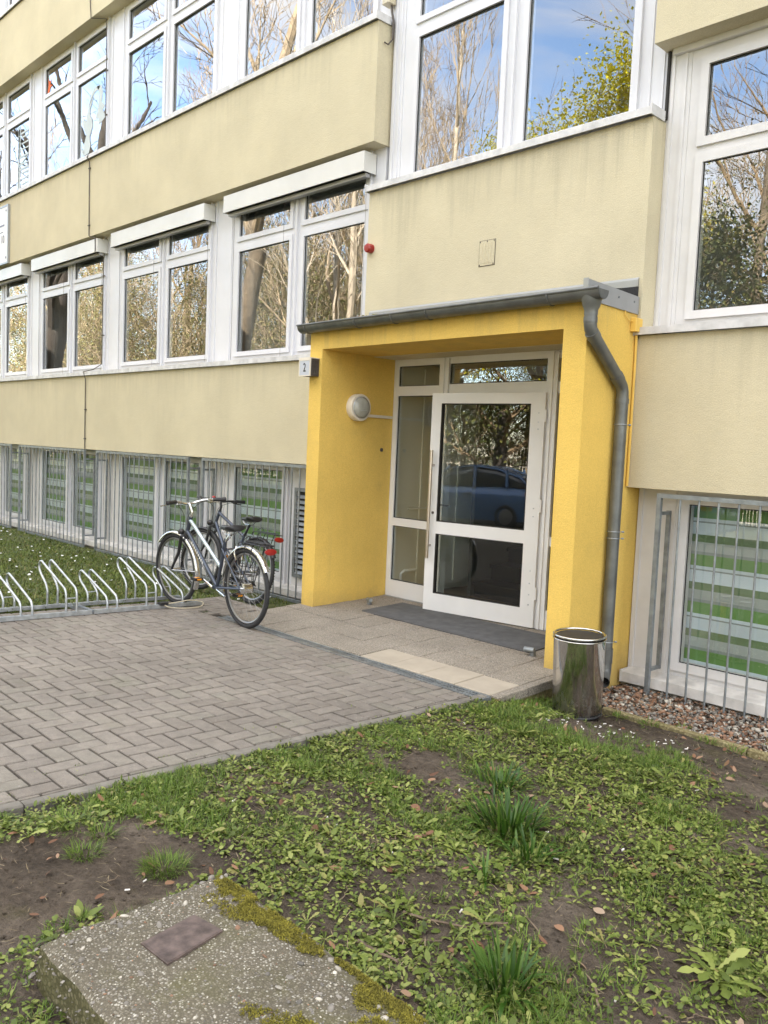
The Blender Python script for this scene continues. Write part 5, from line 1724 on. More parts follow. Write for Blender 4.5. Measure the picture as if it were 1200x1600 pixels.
class Bulk:
    def __init__(self): self.c = []; self.f = []; self.t = []; self.mi = []; self.n = 0
    def add(self, tri, mi=0):
        c, f_, t = tri
        self.c.append(c); self.f.append(f_ + self.n); self.t.append(t); self.mi.append(np.full(len(t), mi)); self.n += len(c)
    def build(self, name, mats, parent=None, org=(0, 0, 0), smooth=False):
        return np_mesh(name, np.concatenate(self.c), np.concatenate(self.f), np.concatenate(self.t), mats, np.concatenate(self.mi), smooth, org, parent)


def U(a, b, n): return RNG.uniform(a, b, n)


BX0, BX1, BY0, BY1 = 0.73, 2.35, -4.895, -4.30      # concrete block footprint


def soil_z(x, y):
    return zg(x, y) + 0.020 * noise.noise((x * 1.6, y * 1.6, 0.3)) + 0.014 * noise.noise((x * 5, y * 5, 1.3))


def cover(x, y):
    """how much of the ground the weeds cover here, 0..1"""
    if x < -0.39 or y > -0.72: return 0
    if BX0 - 0.02 < x < BX1 and BY0 - 0.02 < y < BY1 + 0.02: return 0
    n_ = noise.noise((x * 1.3, y * 1.3, 5.0)) * 0.9 + noise.noise((x * 3.7, y * 3.7, 9.0)) * 0.7
    c = 0.66 + n_ * 0.85
    # bare earth: by the bin and along the gravel edging, and left of the block
    c -= 1.25 * ss((y + 1.78 + 0.12 * x) / 0.45) * ss((x + 0.05) / 0.3)
    c -= 0.8 * ss((y + 1.45) / 0.4) * (1 - ss((x + 0.05) / 0.3)) * 0.6
    dl = ss((x - 0.40 + 0.25 * noise.noise((y * 3, x * 2, 2.2))) / 0.14)
    c -= 1.3 * (1 - dl) * ss((-4.02 - y) / 0.25) * ss((x + 0.22) / 0.22)
    c += 0.75 * math.exp(-((x + 0.33) / 0.07) ** 2) * (0.4 + noise.noise((y * 2.5, 0, 3.3)))
    return max(0, min(1, c))


def scatter(n, x0, x1, y0, y1, fn, power=1.0):
    out = []
    tries = 0
    while len(out) < n and tries < n * 30:
        tries += 1
        x, y = random.uniform(x0, x1), random.uniform(y0, y1)
        # leave out what the camera's own place hides far behind it
        if random.random() < fn(x, y) ** power: out.append((x, y, soil_z(x, y)))
    return np.array(out)


# broad-leaved weeds of the lawn: small ovate leaves in loose rosettes
W_ = Bulk()
pts = scatter(5200, -0.38, 2.9, -5.35, -0.75, cover, 1.2)
reps = RNG.integers(3, 8, len(pts))
P_ = np.repeat(pts, reps, 0); n = len(P_)
yaw = U(0, 2 * PI, n)
sz = np.repeat(U(0.5, 1.15, len(pts)) * np.where(RNG.random(len(pts)) < 0.12, 1.7, 1.0), reps)
P_[:, :2] += np.stack([np.cos(yaw), np.sin(yaw)], 1) * (U(0.002, 0.016, n) * sz)[:, None]
P_[:, 2] += U(0.0, 0.014, n)
L_ = U(0.014, 0.033, n) * sz
W_.add(leaf_bulk(P_, yaw, U(0.0, 1.0, n), L_, L_ * U(0.36, 0.58, n), U(0.3, 1.3, n), roll=U(-0.6, 0.6, n)))
# tiny chickweed and clover leaves filling between
pts = scatter(11000, -0.38, 2.9, -5.35, -0.75, cover, 1.0)
reps = RNG.integers(2, 5, len(pts)); P_ = np.repeat(pts, reps, 0); n = len(P_)
yaw = U(0, 2 * PI, n)
P_[:, :2] += RNG.normal(0, 0.012, (n, 2)); P_[:, 2] += U(0.0, 0.022, n)
L_ = U(0.009, 0.02, n)
W_.add(leaf_bulk(P_, yaw, U(-0.2, 0.7, n), L_, L_ * U(0.7, 0.95, n), U(0.2, 0.9, n), prof=((0, .3), (.35, 1), (.72, .85), (1, 0)), roll=U(-0.5, 0.5, n)))
# dandelion rosettes with long toothed leaves
def dandelion(bulk, x, y, s, nl=9, seed=0):
    rg = np.random.default_rng(seed)
    n = nl
    yaw = np.linspace(0, 2 * PI, n, endpoint=False) + rg.uniform(-0.3, 0.3, n)
    pz = np.tile([[x, y, soil_z(x, y) + 0.004]], (n, 1))
    L_ = rg.uniform(0.6, 1.1, n) * s
    prof = ((0, .16), (.12, .14), (.22, .42), (.27, .2), (.38, .62), (.44, .3), (.56, .85), (.62, .45), (.74, 1.0), (.86, .8), (1, 0))
    bulk.add(leaf_bulk(pz, yaw, rg.uniform(0.25, 0.95, n), L_, L_ * rg.uniform(0.20, 0.28, n), rg.uniform(0.6, 1.4, n), prof=prof, roll=rg.uniform(-0.5, 0.5, n)))


pts = scatter(520, -0.36, 2.8, -5.0, -1.0, cover, 0.9)
for i, p in enumerate(pts):
    dandelion(W_, p[0], p[1], random.choice((0.035, 0.045, 0.055, 0.07, 0.09)), random.randint(5, 10), i)
weeds = W_.build('weeds', M['weed'])
tag(weeds, 'low mat of broad leaved weeds and clover on the soil', 'weeds', kind='stuff')

# grass tufts between the weeds
G_ = Bulk()
def gcover(x, y):
    c = cover(x, y)
    n_ = noise.noise((x * 2.1, y * 2.1, 20.0)) + 0.5 * noise.noise((x * 6, y * 6, 22.0))
    strip = math.exp(-((y + 1.75 - 0.25 * (x - 0.4)) / 0.38) ** 2) * ss((x + 0.3) / 0.2) * (1 - ss((x - 1.2) / 0.4))
    edge = math.exp(-((x + 0.25) / 0.18) ** 2) * 0.8 * ss((y + 4.6) / 0.6)
    return max(0, min(1, c * max(0.06, n_ * 1.5 + 0.05) + 0.6 * strip * (0.35 + n_) + edge * (0.35 + n_)))


pts = scatter(6000, -0.40, 2.9, -5.35, -0.95, gcover, 1.2)
reps = RNG.integers(5, 13, len(pts)); P_ = np.repeat(pts, reps, 0); n = len(P_)
yaw = U(0, 2 * PI, n); P_[:, :2] += RNG.normal(0, 0.009, (n, 2))
L_ = np.repeat(U(0.025, 0.062, len(pts)), reps) * U(0.7, 1.2, n)
G_.add(leaf_bulk(P_, yaw, U(0.6, 1.5, n), L_, U(0.0018, 0.0038, n), U(0.3, 1.5, n), prof=((0, 1), (.5, .85), (1, 0))))
# dense soft tuft left of the concrete block, and a few more
for (x, y, rr_, k) in ((0.36, -4.30, 0.075, 420), (0.10, -4.48, 0.06, 160), (-0.16, -4.42, 0.09, 260), (-0.02, -4.35, 0.05, 120), (0.22, -2.35, 0.2, 500), (-0.10, -1.75, 0.14, 500), (0.62, -1.95, 0.25, 600), (1.0, -1.9, 0.2, 400), (1.25, -2.25, 0.10, 220)):
    a = U(0, 2 * PI, k); q = np.sqrt(U(0, 1, k)) * rr_
    P_ = np.stack([x + q * np.cos(a), y + q * np.sin(a), np.zeros(k)], 1)
    P_[:, 2] = [soil_z(p[0], p[1]) for p in P_]
    G_.add(leaf_bulk(P_, a + U(-0.9, 0.9, k), U(0.5, 1.5, k), U(0.03, 0.075, k), U(0.0018, 0.0032, k), U(0.4, 1.5, k), prof=((0, 1), (.5, .85), (1, 0))))
gr = G_.build('grass', M['grass'])
tag(gr, 'short fresh grass between the weeds of the front lawn', 'grass', kind='stuff')

# lawn behind the rack with daisies
LW = Bulk()
def lawnz(x, y): return zg(x, y)
n = 70000
x = np.concatenate([-4.40 - 9.6 * U(0, 1, n) ** 1.15, U(-4.40, -3.48, 1600)]); y = np.concatenate([U(-3.7, -0.02, n), U(-0.96, -0.02, 1600)])
keep = np.ones(len(x), bool)
nz = np.array([noise.noise((a * 1.1, b_ * 1.1, 40.0)) + 0.6 * noise.noise((a * 3.5, b_ * 3.5, 42.0)) for a, b_ in zip(x, y)])
keep &= RNG.random(len(x)) < np.clip(0.95 + nz, 0.25, 1)
bare = (x > -5.6) & (y > -1.1) & (RNG.random(len(x)) < 0.55)
keep &= ~bare
x = x[keep]; y = y[keep]; n = len(x)
P_ = np.stack([x, y, np.array([lawnz(a, b_) for a, b_ in zip(x, y)])], 1)
LW.add(leaf_bulk(P_, U(0, 2 * PI, n), U(0.3, 1.4, n), U(0.03, 0.075, n), U(0.006, 0.013, n), U(0.3, 1.4, n), prof=((0, 1), (.5, .9), (1, 0))))
n = 9000
x = U(-15, -4.42, n); y = U(-5, -0.05, n)
P_ = np.stack([x, y, np.array([lawnz(a, b_) + 0.01 for a, b_ in zip(x, y)])], 1); L_ = U(0.02, 0.045, n)
LW.add(leaf_bulk(P_, U(0, 2 * PI, n), U(-0.1, 0.7, n), L_, L_ * 0.6, U(0.2, 0.8, n), roll=U(-0.5, 0.5, n)))
tag(LW.build('lawn_grass', M['lawn']), 'green lawn behind the bicycle rack', 'lawn', kind='stuff')
D_ = MB()
for i in range(620):
    x, y = random.uniform(-14, -4.5), random.uniform(-4.5, -0.1)
    dens = noise.noise((x * 0.9, y * 0.9, 60.0)) + 0.6 * math.exp(-((y + 0.9) / 0.5) ** 2) * math.exp(-((x + 6.2) / 1.6) ** 2) + 0.25
    if random.random() > max(0.03, dens): continue
    z = lawnz(x, y) + random.uniform(0.03, 0.06); rr_ = random.uniform(0.010, 0.018)
    tx, ty = random.uniform(-.4, .4), random.uniform(-.4, .4)
    vs = [(x + rr_ * math.cos(k * PI / 4), y + rr_ * math.sin(k * PI / 4), z + rr_ * (tx * math.cos(k * PI / 4) + ty * math.sin(k * PI / 4))) for k in range(8)]
    D_.add(vs, [tuple(range(8))]); D_.add([(v[0], v[1], v[2] - 0.003) for v in vs], [tuple(range(7, -1, -1))])
tag(D_.build('daisies', M['white_disc'], normals=False), 'white daisies sprinkled over the lawn behind the rack', 'daisies', kind='stuff')

# daffodil clumps
def daffodil(x, y, n, h, spread, label, seed):
    rg = np.random.default_rng(seed)
    z = soil_z(x, y)
    B = Bulk()
    a = rg.uniform(0, 2 * PI, n); q = np.sqrt(rg.uniform(0, 1, n)) * spread
    P_ = np.stack([x + q * np.cos(a), y + q * np.sin(a), np.full(n, z - 0.004)], 1)
    L_ = h * rg.uniform(0.55, 1.12, n)
    lean = np.clip(q / spread, 0, 1)
    B.add(leaf_bulk(P_, a + rg.uniform(-0.7, 0.7, n), 1.45 - lean * rg.uniform(0.0, 0.95, n), L_, rg.uniform(0.0075, 0.012, n), rg.uniform(0.0, 1.5, n) ** 1.5 * (0.4 + lean), prof=((0, .9), (.3, 1), (.6, .95), (.85, .7), (1, 0))))
    o = B.build('daffodil_clump', M['daff'], org=(x, y, z))
    tag(o, label, 'plant', 'daffodil clumps on the lawn')


daffodil(0.60, -2.66, 100, 0.125, 0.105, 'dark green daffodil clump farthest from the concrete block, towards the bin', 1)
daffodil(0.92, -3.01, 180, 0.155, 0.12, 'largest and densest dark green daffodil clump in the lawn middle', 2)
daffodil(1.13, -3.16, 60, 0.12, 0.07, 'low daffodil tuft with outspread pale leaves touching the largest clump', 3)
daffodil(1.13, -3.42, 16, 0.12, 0.03, 'tiny sparse daffodil sprout between the largest clump and the lone one', 4)
daffodil(1.575, -3.89, 75, 0.15, 0.075, 'lone daffodil clump beside the mossy corner of the concrete block', 5)
DD = Bulk()
xq, yq = 1.97, -3.36
dandelion(DD, xq, yq, 0.17, 13, 77)
dandelion(DD, xq - 0.03, yq + 0.05, 0.13, 9, 78)
o = DD.build('dandelion_plant', M['weed'], org=(xq, yq, soil_z(xq, yq)))
tag(o, 'big dandelion rosette with long toothed leaves in the lower right corner', 'plant')

# dead leaves, scraps and twigs
DL_ = Bulk()
pts = scatter(420, -0.35, 2.8, -5.1, -0.72, lambda x, y: 0.0 if (BX0 < x < BX1 and BY0 < y < BY1) else 0.6)
n = len(pts); pts[:, 2] += U(0.006, 0.02, n)
L_ = U(0.018, 0.058, n)
DL_.add(leaf_bulk(pts, U(0, 2 * PI, n), U(-0.1, 0.5, n), L_, L_ * U(0.3, 0.6, n), U(-0.9, 1.4, n), prof=((0, .2), (.2, .75), (.45, 1), (.75, .75), (1, 0)), roll=U(-0.7, 0.7, n)))
n = 1250
x = U(-0.28, 3.0, n); y = U(-0.66, 0.05, n)
P_ = np.stack([x, y, np.array([zg(a, b_) for a, b_ in zip(x, y)]) + U(0.01, 0.035, n)], 1); L_ = U(0.02, 0.05, n)
DL_.add(leaf_bulk(P_, U(0, 2 * PI, n), U(-0.1, 0.7, n), L_, L_ * U(0.35, 0.6, n), U(-0.5, 1.2, n), roll=U(-0.7, 0.7, n)))
pts = scatter(5200, -0.36, 2.7, -5.1, -0.75, lambda x, y: 0.0 if (BX0 < x < BX1 and BY0 < y < BY1) else (0.35 + 0.5 * cover(x, y)))
n = len(pts); pts[:, 2] += U(0.004, 0.016, n)
L_ = U(0.012, 0.05, n)
DL_.add(leaf_bulk(pts, U(0, 2 * PI, n), U(-0.15, 0.4, n), L_, U(0.0012, 0.003, n), U(-0.9, 1.0, n), prof=((0, 1), (.5, .9), (1, 0))), 1)
tag(DL_.build('dead_leaves', [M['dead'], M['straw']]), 'brown fallen leaves scattered over lawn and gravel', 'leaves', kind='stuff')
S_ = MB()
for i in range(95):
    if i < 60: x, y = random.gauss(0.25, 0.35), random.gauss(-1.28, 0.16)
    else: x, y = random.uniform(-0.3, 2.4), random.uniform(-4.9, -1.2)
    if BX0 < x < BX1 and BY0 < y < BY1: continue
    if y > -0.75 or x < -0.30: continue
    if (x - bx) ** 2 + (y - by) ** 2 < 0.19 ** 2: continue
    a = random.uniform(0, PI); z = soil_z(x, y) + 0.005
    l_ = random.uniform(0.004, 0.011)
    S_.cyl((x - l_ * math.cos(a), y - l_ * math.sin(a), z), (x + l_ * math.cos(a), y + l_ * math.sin(a), z + 0.002), random.uniform(0.0025, 0.004), seg=6)
tag(S_.build('litter', M['butt']), 'white cigarette ends and paper scraps on the bare soil by the bin', 'litter', kind='stuff')
T_ = MB()
def twig(x, y, a, l_, rr_):
    p = []
    for i in range(6):
        t = i / 5
        xx = x + math.cos(a) * l_ * (t - .5) + 0.02 * noise.noise((x * 9, t * 3, 1)); yy = y + math.sin(a) * l_ * (t - .5) + 0.02 * noise.noise((x * 9, t * 3, 7))
        p.append((xx, yy, soil_z(xx, yy) + 0.008 + 0.01 * t))
    T_.tube(p, [rr_ * (1 - 0.1 * i) for i in range(6)], 5)
for (x, y, a, l_, rr_) in ((1.20, -3.78, 0.3, 0.22, 0.006), (1.42, -3.55, 2.6, 0.16, 0.004), (1.22, -4.06, 0.1, 0.16, 0.007), (1.35, -3.66, 0.7, 0.10, 0.006), (1.75, -3.70, 2.4, 0.15, 0.005)):
    twig(x, y, a, l_, rr_)
for i in range(60):
    x, y = random.uniform(-0.3, 2.6), random.uniform(-4.9, -1.1)
    if BX0 - .1 < x < BX1 and BY0 - .1 < y < BY1 + .1: continue
    twig(x, y, random.uniform(0, PI), random.uniform(0.03, 0.09), random.uniform(0.0012, 0.0025))
tag(T_.build('twigs', M['twig']), 'dry twigs lying among the weeds', 'twigs', kind='stuff')
# clods and crumbs of bare soil
C_ = MB()
ICO = None
def ico():
    global ICO
    if ICO is None:
        bm = bmesh.new(); bmesh.ops.create_icosphere(bm, subdivisions=1, radius=1)
        ICO = ([v.co.copy() for v in bm.verts], [tuple(v.index for v in f_.verts) for f_ in bm.faces]); bm.free()
    return ICO
ICO2 = None
def ico2():
    global ICO2
    if ICO2 is None:
        bm = bmesh.new(); bmesh.ops.create_icosphere(bm, subdivisions=2, radius=1)
        ICO2 = ([v.co.copy() for v in bm.verts], [tuple(v.index for v in f_.verts) for f_ in bm.faces]); bm.free()
    return ICO2
def blob(mb, x, y, z, s, flat=0.6, m=0, fine=False, jit=0.25):
    vs, fs = ico2() if fine else ico()
    rot = Euler((random.uniform(-.5, .5), random.uniform(-.5, .5), random.uniform(0, 6.28))).to_matrix()
    sx, sy, sz_ = s * random.uniform(.75, 1.35), s * random.uniform(.65, 1.05), s * flat * random.uniform(.7, 1.2)
    sd0 = random.uniform(0, 100)
    out = []
    for v in vs:
        k = 1 + jit * noise.noise((v.x * 1.3 + sd0, v.y * 1.3, v.z * 1.3))
        p = rot @ Vector((v.x * sx * k, v.y * sy * k, v.z * sz_ * k))
        out.append((x + p.x, y + p.y, z + p.z))
    mb.add(out, fs, m)
for i in range(5200):
    x, y = random.uniform(-0.36, 2.6), random.uniform(-5.1, -0.73)
    if random.random() < cover(x, y) * 0.9: continue
    if BX0 - .02 < x < BX1 and BY0 - .02 < y < BY1 + .02: continue
    blob(C_, x, y, soil_z(x, y) + 0.001, random.choice((0.002, 0.003, 0.004, 0.006, 0.009)), 0.7, jit=0.8)
tag(C_.build('soil_crumbs', M['soil'], smooth=60), 'crumbs of dark earth on the bare soil', 'soil', kind='stuff')

# gravel strip with concrete edging
ED = MB()
x = -0.03
while x < 6:
    x2 = x + 1.0
    z = zg(x, -0.68) + 0.035
    j = random.uniform(-0.006, 0.006)
    ED.cbox(x + 0.003, x2 - 0.003, -0.715 + j, -0.665 + j, z - 0.2, z + j, 0.006)
    x = x2
edg = ED.build('gravel_edging', M['stoopside'], org=(1, -0.69, -0.2))
tag(edg, kind='structure')
GR = MB()
for i in range(5200):
    x = random.uniform(-0.34, 2.2); y = random.uniform(-0.66, 0.09)
    z = zg(x, y) + random.uniform(0.0, 0.022)
    s = random.choice((0.005, 0.007, 0.009, 0.012, 0.015, 0.019))
    blob(GR, x, y, z, s, 0.75, random.choices((0, 1, 2), (0.16, 0.42, 0.42) if noise.noise((x * 3, y * 5, 70)) < 0.15 else (0.45, 0.27, 0.28))[0])
tag(GR.build('gravel', [M['pebble_w'], M['pebble_b'], M['pebble_g']], smooth=60), 'mixed white and brown pebbles below the right basement window', 'gravel', kind='stuff')
G2 = Bulk()
for (x, y, rr_, k) in ((0.52, -0.62, 0.04, 40), (1.05, -0.45, 0.06, 60), (0.35, -0.76, 0.06, 50), (0.75, -0.78, 0.05, 40), (0.15, -0.8, 0.05, 40), (0.95, -0.82, 0.05, 30), (-0.25, -1.42, 0.05, 60)):
    a = U(0, 2 * PI, k); q = np.sqrt(U(0, 1, k)) * rr_
    P_ = np.stack([x + q * np.cos(a), y + q * np.sin(a), np.full(k, zg(x, y) + 0.005)], 1)
    G2.add(leaf_bulk(P_, a + U(-0.9, 0.9, k), U(0.4, 1.5, k), U(0.03, 0.07, k), U(0.003, 0.008, k), U(0.4, 1.5, k)))
tag(G2.build('grass_tufts', M['grass']), 'small grass tufts along the gravel edging', 'grass', kind='stuff')
# moss and sprouts in the joints by the kerb
G3 = Bulk()
for i in range(70):
    y = random.uniform(-4.7, -1.6); x = -0.405 + random.uniform(-0.01, 0.03) if random.random() < 0.7 else -0.475 + random.uniform(-0.25, 0.0)
    k = random.randint(6, 20)
    P_ = np.stack([x + RNG.normal(0, 0.012, k), y + RNG.normal(0, 0.02, k), np.full(k, pav(y) - 0.008)], 1); L_ = U(0.012, 0.035, k) * (1 if x > -0.42 else 0.6)
    G3.add(leaf_bulk(P_, U(0, 2 * PI, k), U(0.2, 1.4, k), L_, L_ * U(0.15, 0.5, k), U(0.2, 1.2, k)))
tag(G3.build('joint_sprouts', M['weed']), 'small sprouts growing in the kerb joints', 'weeds', kind='stuff')

# ------------------------------------------------------------------ concrete block in the foreground
CBK = thing('concrete_block', 'weathered exposed aggregate concrete block with moss and a rusty plate', 'concrete block', (1.5, -4.6, 0.0))
bzt = 0.150
NXB, NYB = 110, 44
co = []; fi = []
def jitter(x, y):
    return 0.006 * noise.noise((x * 9, y * 9, 3)) + 0.004 * noise.noise((x * 28, y * 28, 4)) + 0.0022 * noise.noise((x * 70, y * 70, 5))
def edge_drop(x, y):
    dmin = min(x - BX0, y - BY0, BY1 - y)
    return -0.016 * (1 - ss(dmin / 0.022)) - 0.008 * max(0, noise.noise((x * 12, y * 12, 8))) * (1 - ss(dmin / 0.06))
for j in range(NYB + 1):
    for i in range(NXB + 1):
        x = BX0 + (BX1 - BX0) * i / NXB; y = BY0 + (BY1 - BY0) * j / NYB
        ex = 0.010 * noise.noise((x * 7, y * 7, 11)) if i in (0,) else 0
        ey = 0.008 * noise.noise((x * 7, y * 7, 12)) if j in (0, NYB) else 0
        co.append((x + ex, y + ey, bzt + jitter(x, y) + edge_drop(x, y)))
for j in range(NYB):
    for i in range(NXB):
        a = j * (NXB + 1) + i; fi.append((a, a + 1, a + NXB + 2, a + NXB + 1))
tp = MB(); tp.add(co, fi); tp.build('top_face', M['blockcon'], CBK, 70)
sd_m = MB()
def skirt(idx):
    rows = 7; vs = []
    for q in range(rows):
        t = q / (rows - 1)
        for k in idx:
            p = co[k]
            dx = 0.010 * noise.noise((p[0] * 8, p[1] * 8, 20 + t * 2)) * (1 if t > 0 else 0)
            nx_ = (-1 if abs(p[0] - BX0) < 0.02 else 0); ny_ = (-1 if abs(p[1] - BY0) < 0.02 else (1 if abs(p[1] - BY1) < 0.02 else 0))
            fl_ = 0.012 * t
            vs.append((p[0] + nx_ * (fl_ + dx), p[1] + ny_ * (fl_ + dx), p[2] - t * 0.24))
    m_ = len(idx)
    sd_m.add(vs, [(q * m_ + k, q * m_ + k + 1, (q + 1) * m_ + k + 1, (q + 1) * m_ + k) for q in range(rows - 1) for k in range(m_ - 1)])
skirt([i for i in range(NXB + 1)]); skirt([NYB * (NXB + 1) + i for i in range(NXB + 1)]); skirt([j * (NXB + 1) for j in range(NYB + 1)]); skirt([j * (NXB + 1) + NXB for j in range(NYB + 1)])
sd_m.build('side_faces', M['blockside'], CBK, 70)
PLT = [(0.925, -4.694), (0.894, -4.506), (1.017, -4.487), (1.056, -4.686)]
def in_plate(x, y): return 0.885 < x < 1.06 and -4.70 < y < -4.48
ag = MB()
for i in range(3400):
    x, y = random.uniform(BX0 + 0.004, BX1 - 0.5), random.uniform(BY0 + 0.004, BY1 - 0.004)
    if in_plate(x, y): continue
    big = noise.noise((x * 2.5, y * 2.5, 30)) + (0.55 if (x - BX0 < 0.09 or y - BY0 < 0.07) else -0.1) + (0.30 if x > 1.1 and y < -4.5 else 0)
    if random.random() > 0.36 + big * 0.8: continue
    s = random.choices((0.0025, 0.0035, 0.005, 0.0075, 0.0105), (0.58, 0.26, 0.10, 0.042, 0.018))[0]
    blob(ag, x, y, bzt + jitter(x, y) + edge_drop(x, y) + s * 0.05, s, 0.5, random.choices((0, 1, 2), (0.30, 0.12, 0.58))[0], fine=s > 0.006)
for i in range(60):
    x = BX0 - 0.01 + random.uniform(0, 0.5); z = random.uniform(0.02, 0.13)
    blob(ag, x, BY0 - 0.010, z, random.choice((0.003, 0.004, 0.006)), 0.4, 2)
for (x, y, s) in ((0.735, -4.345, 0.014), (0.765, -4.325, 0.013), (0.75, -4.30, 0.009)):
    blob(ag, x, y, bzt - 0.004, s, 0.7, 0, True)
for i in range(8):
    blob(ag, BX0 - 0.03 + random.uniform(-.03, .03), BY0 + random.uniform(-0.04, 0.10), soil_z(BX0, BY0) + 0.01 + random.uniform(0, .02), random.choice((0.005, 0.008, 0.011)), 0.7, random.choice((0, 1, 2)))
ao = ag.build('aggregate_pebbles', [M['pebble_w'], M['pebble_b'], M['pebble_g']], CBK, 60)
tag(ao, kind='stuff')
pl = MB()
zc = bzt + 0.004
pl.prism(PLT, 'z', zc - 0.006, zc + 0.001); pl.prism([(p[0] * 0.94 + 0.973 * 0.06, p[1] * 0.94 - 4.593 * 0.06) for p in PLT], 'z', zc + 0.0012, zc + 0.0022)
pl.build('rusty_plate', M['rust'], CBK)
mo = Bulk()
def moss_patch(x, y, rx, ry, n, seed, ang=0.0):
    rg = np.random.default_rng(seed)
    a = rg.uniform(0, 2 * PI, n); q = np.sqrt(rg.uniform(0, 1, n))
    ux, uy = q * np.cos(a) * rx, q * np.sin(a) * ry
    xx = x + ux * math.cos(ang) - uy * math.sin(ang); yy = y + ux * math.sin(ang) + uy * math.cos(ang)
    k = np.array([0.62 + 0.75 * noise.noise((p * 14, s_ * 14, 50)) + 0.6 * noise.noise((p * 45, s_ * 45, 51)) - 0.75 * qq * qq for p, s_, qq in zip(xx, yy, q)]) > rg.uniform(0, 0.55, n)
    xx, yy = xx[k], yy[k]
    ok = (xx > BX0 + 0.002) & (yy < BY1 + 0.006) & (yy > BY0)
    xx, yy = xx[ok], yy[ok]; n = len(xx)
    zz = np.array([bzt + jitter(p, s_) + edge_drop(p, s_) + 0.0055 * max(0, 0.35 + noise.noise((p * 18, s_ * 18, 55))) for p, s_ in zip(xx, yy)])
    for rep in range(2):
        mo.add(leaf_bulk(np.stack([xx, yy, zz], 1) + rg.normal(0, 0.0015, (n, 3)), rg.uniform(0, 2 * PI, n), rg.uniform(0.3, 1.5, n), rg.uniform(0.003, 0.0075, n), rg.uniform(0.0016, 0.0032, n), rg.uniform(0, 1.2, n), prof=((0, .8), (.5, 1), (1, 0))))
for i, (x, y, rx, ry, n, an) in enumerate(((0.80, -4.335, 0.08, 0.03, 1500, -0.4), (0.90, -4.335, 0.10, 0.035, 2600, -0.2), (1.02, -4.345, 0.10, 0.045, 4200, -0.1), (1.12, -4.34, 0.10, 0.04, 3600, 0.0), (1.22, -4.34, 0.07, 0.03, 1800, 0.0),
                                           (1.40, -4.32, 0.09, 0.02, 1300, 0), (1.52, -4.36, 0.07, 0.05, 2400, 0.3), (1.66, -4.34, 0.12, 0.04, 3400, 0), (1.60, -4.45, 0.06, 0.05, 1500, 0.3), (0.95, -4.415, 0.06, 0.03, 300, 0), (1.47, -4.585, 0.09, 0.05, 1800, 0.3), (1.36, -4.615, 0.06, 0.03, 500, 0), (0.86, -4.42, 0.05, 0.05, 260, 0), (0.98, -4.40, 0.05, 0.04, 250, 0), (1.85, -4.42, 0.15, 0.08, 3000, 0))):
    moss_patch(x, y, rx * 1.15, ry * 1.2, int(n * 1.9), 100 + i, an)
mob = mo.build('moss', M['moss'], CBK, org=tuple(ORG[CBK.name]))

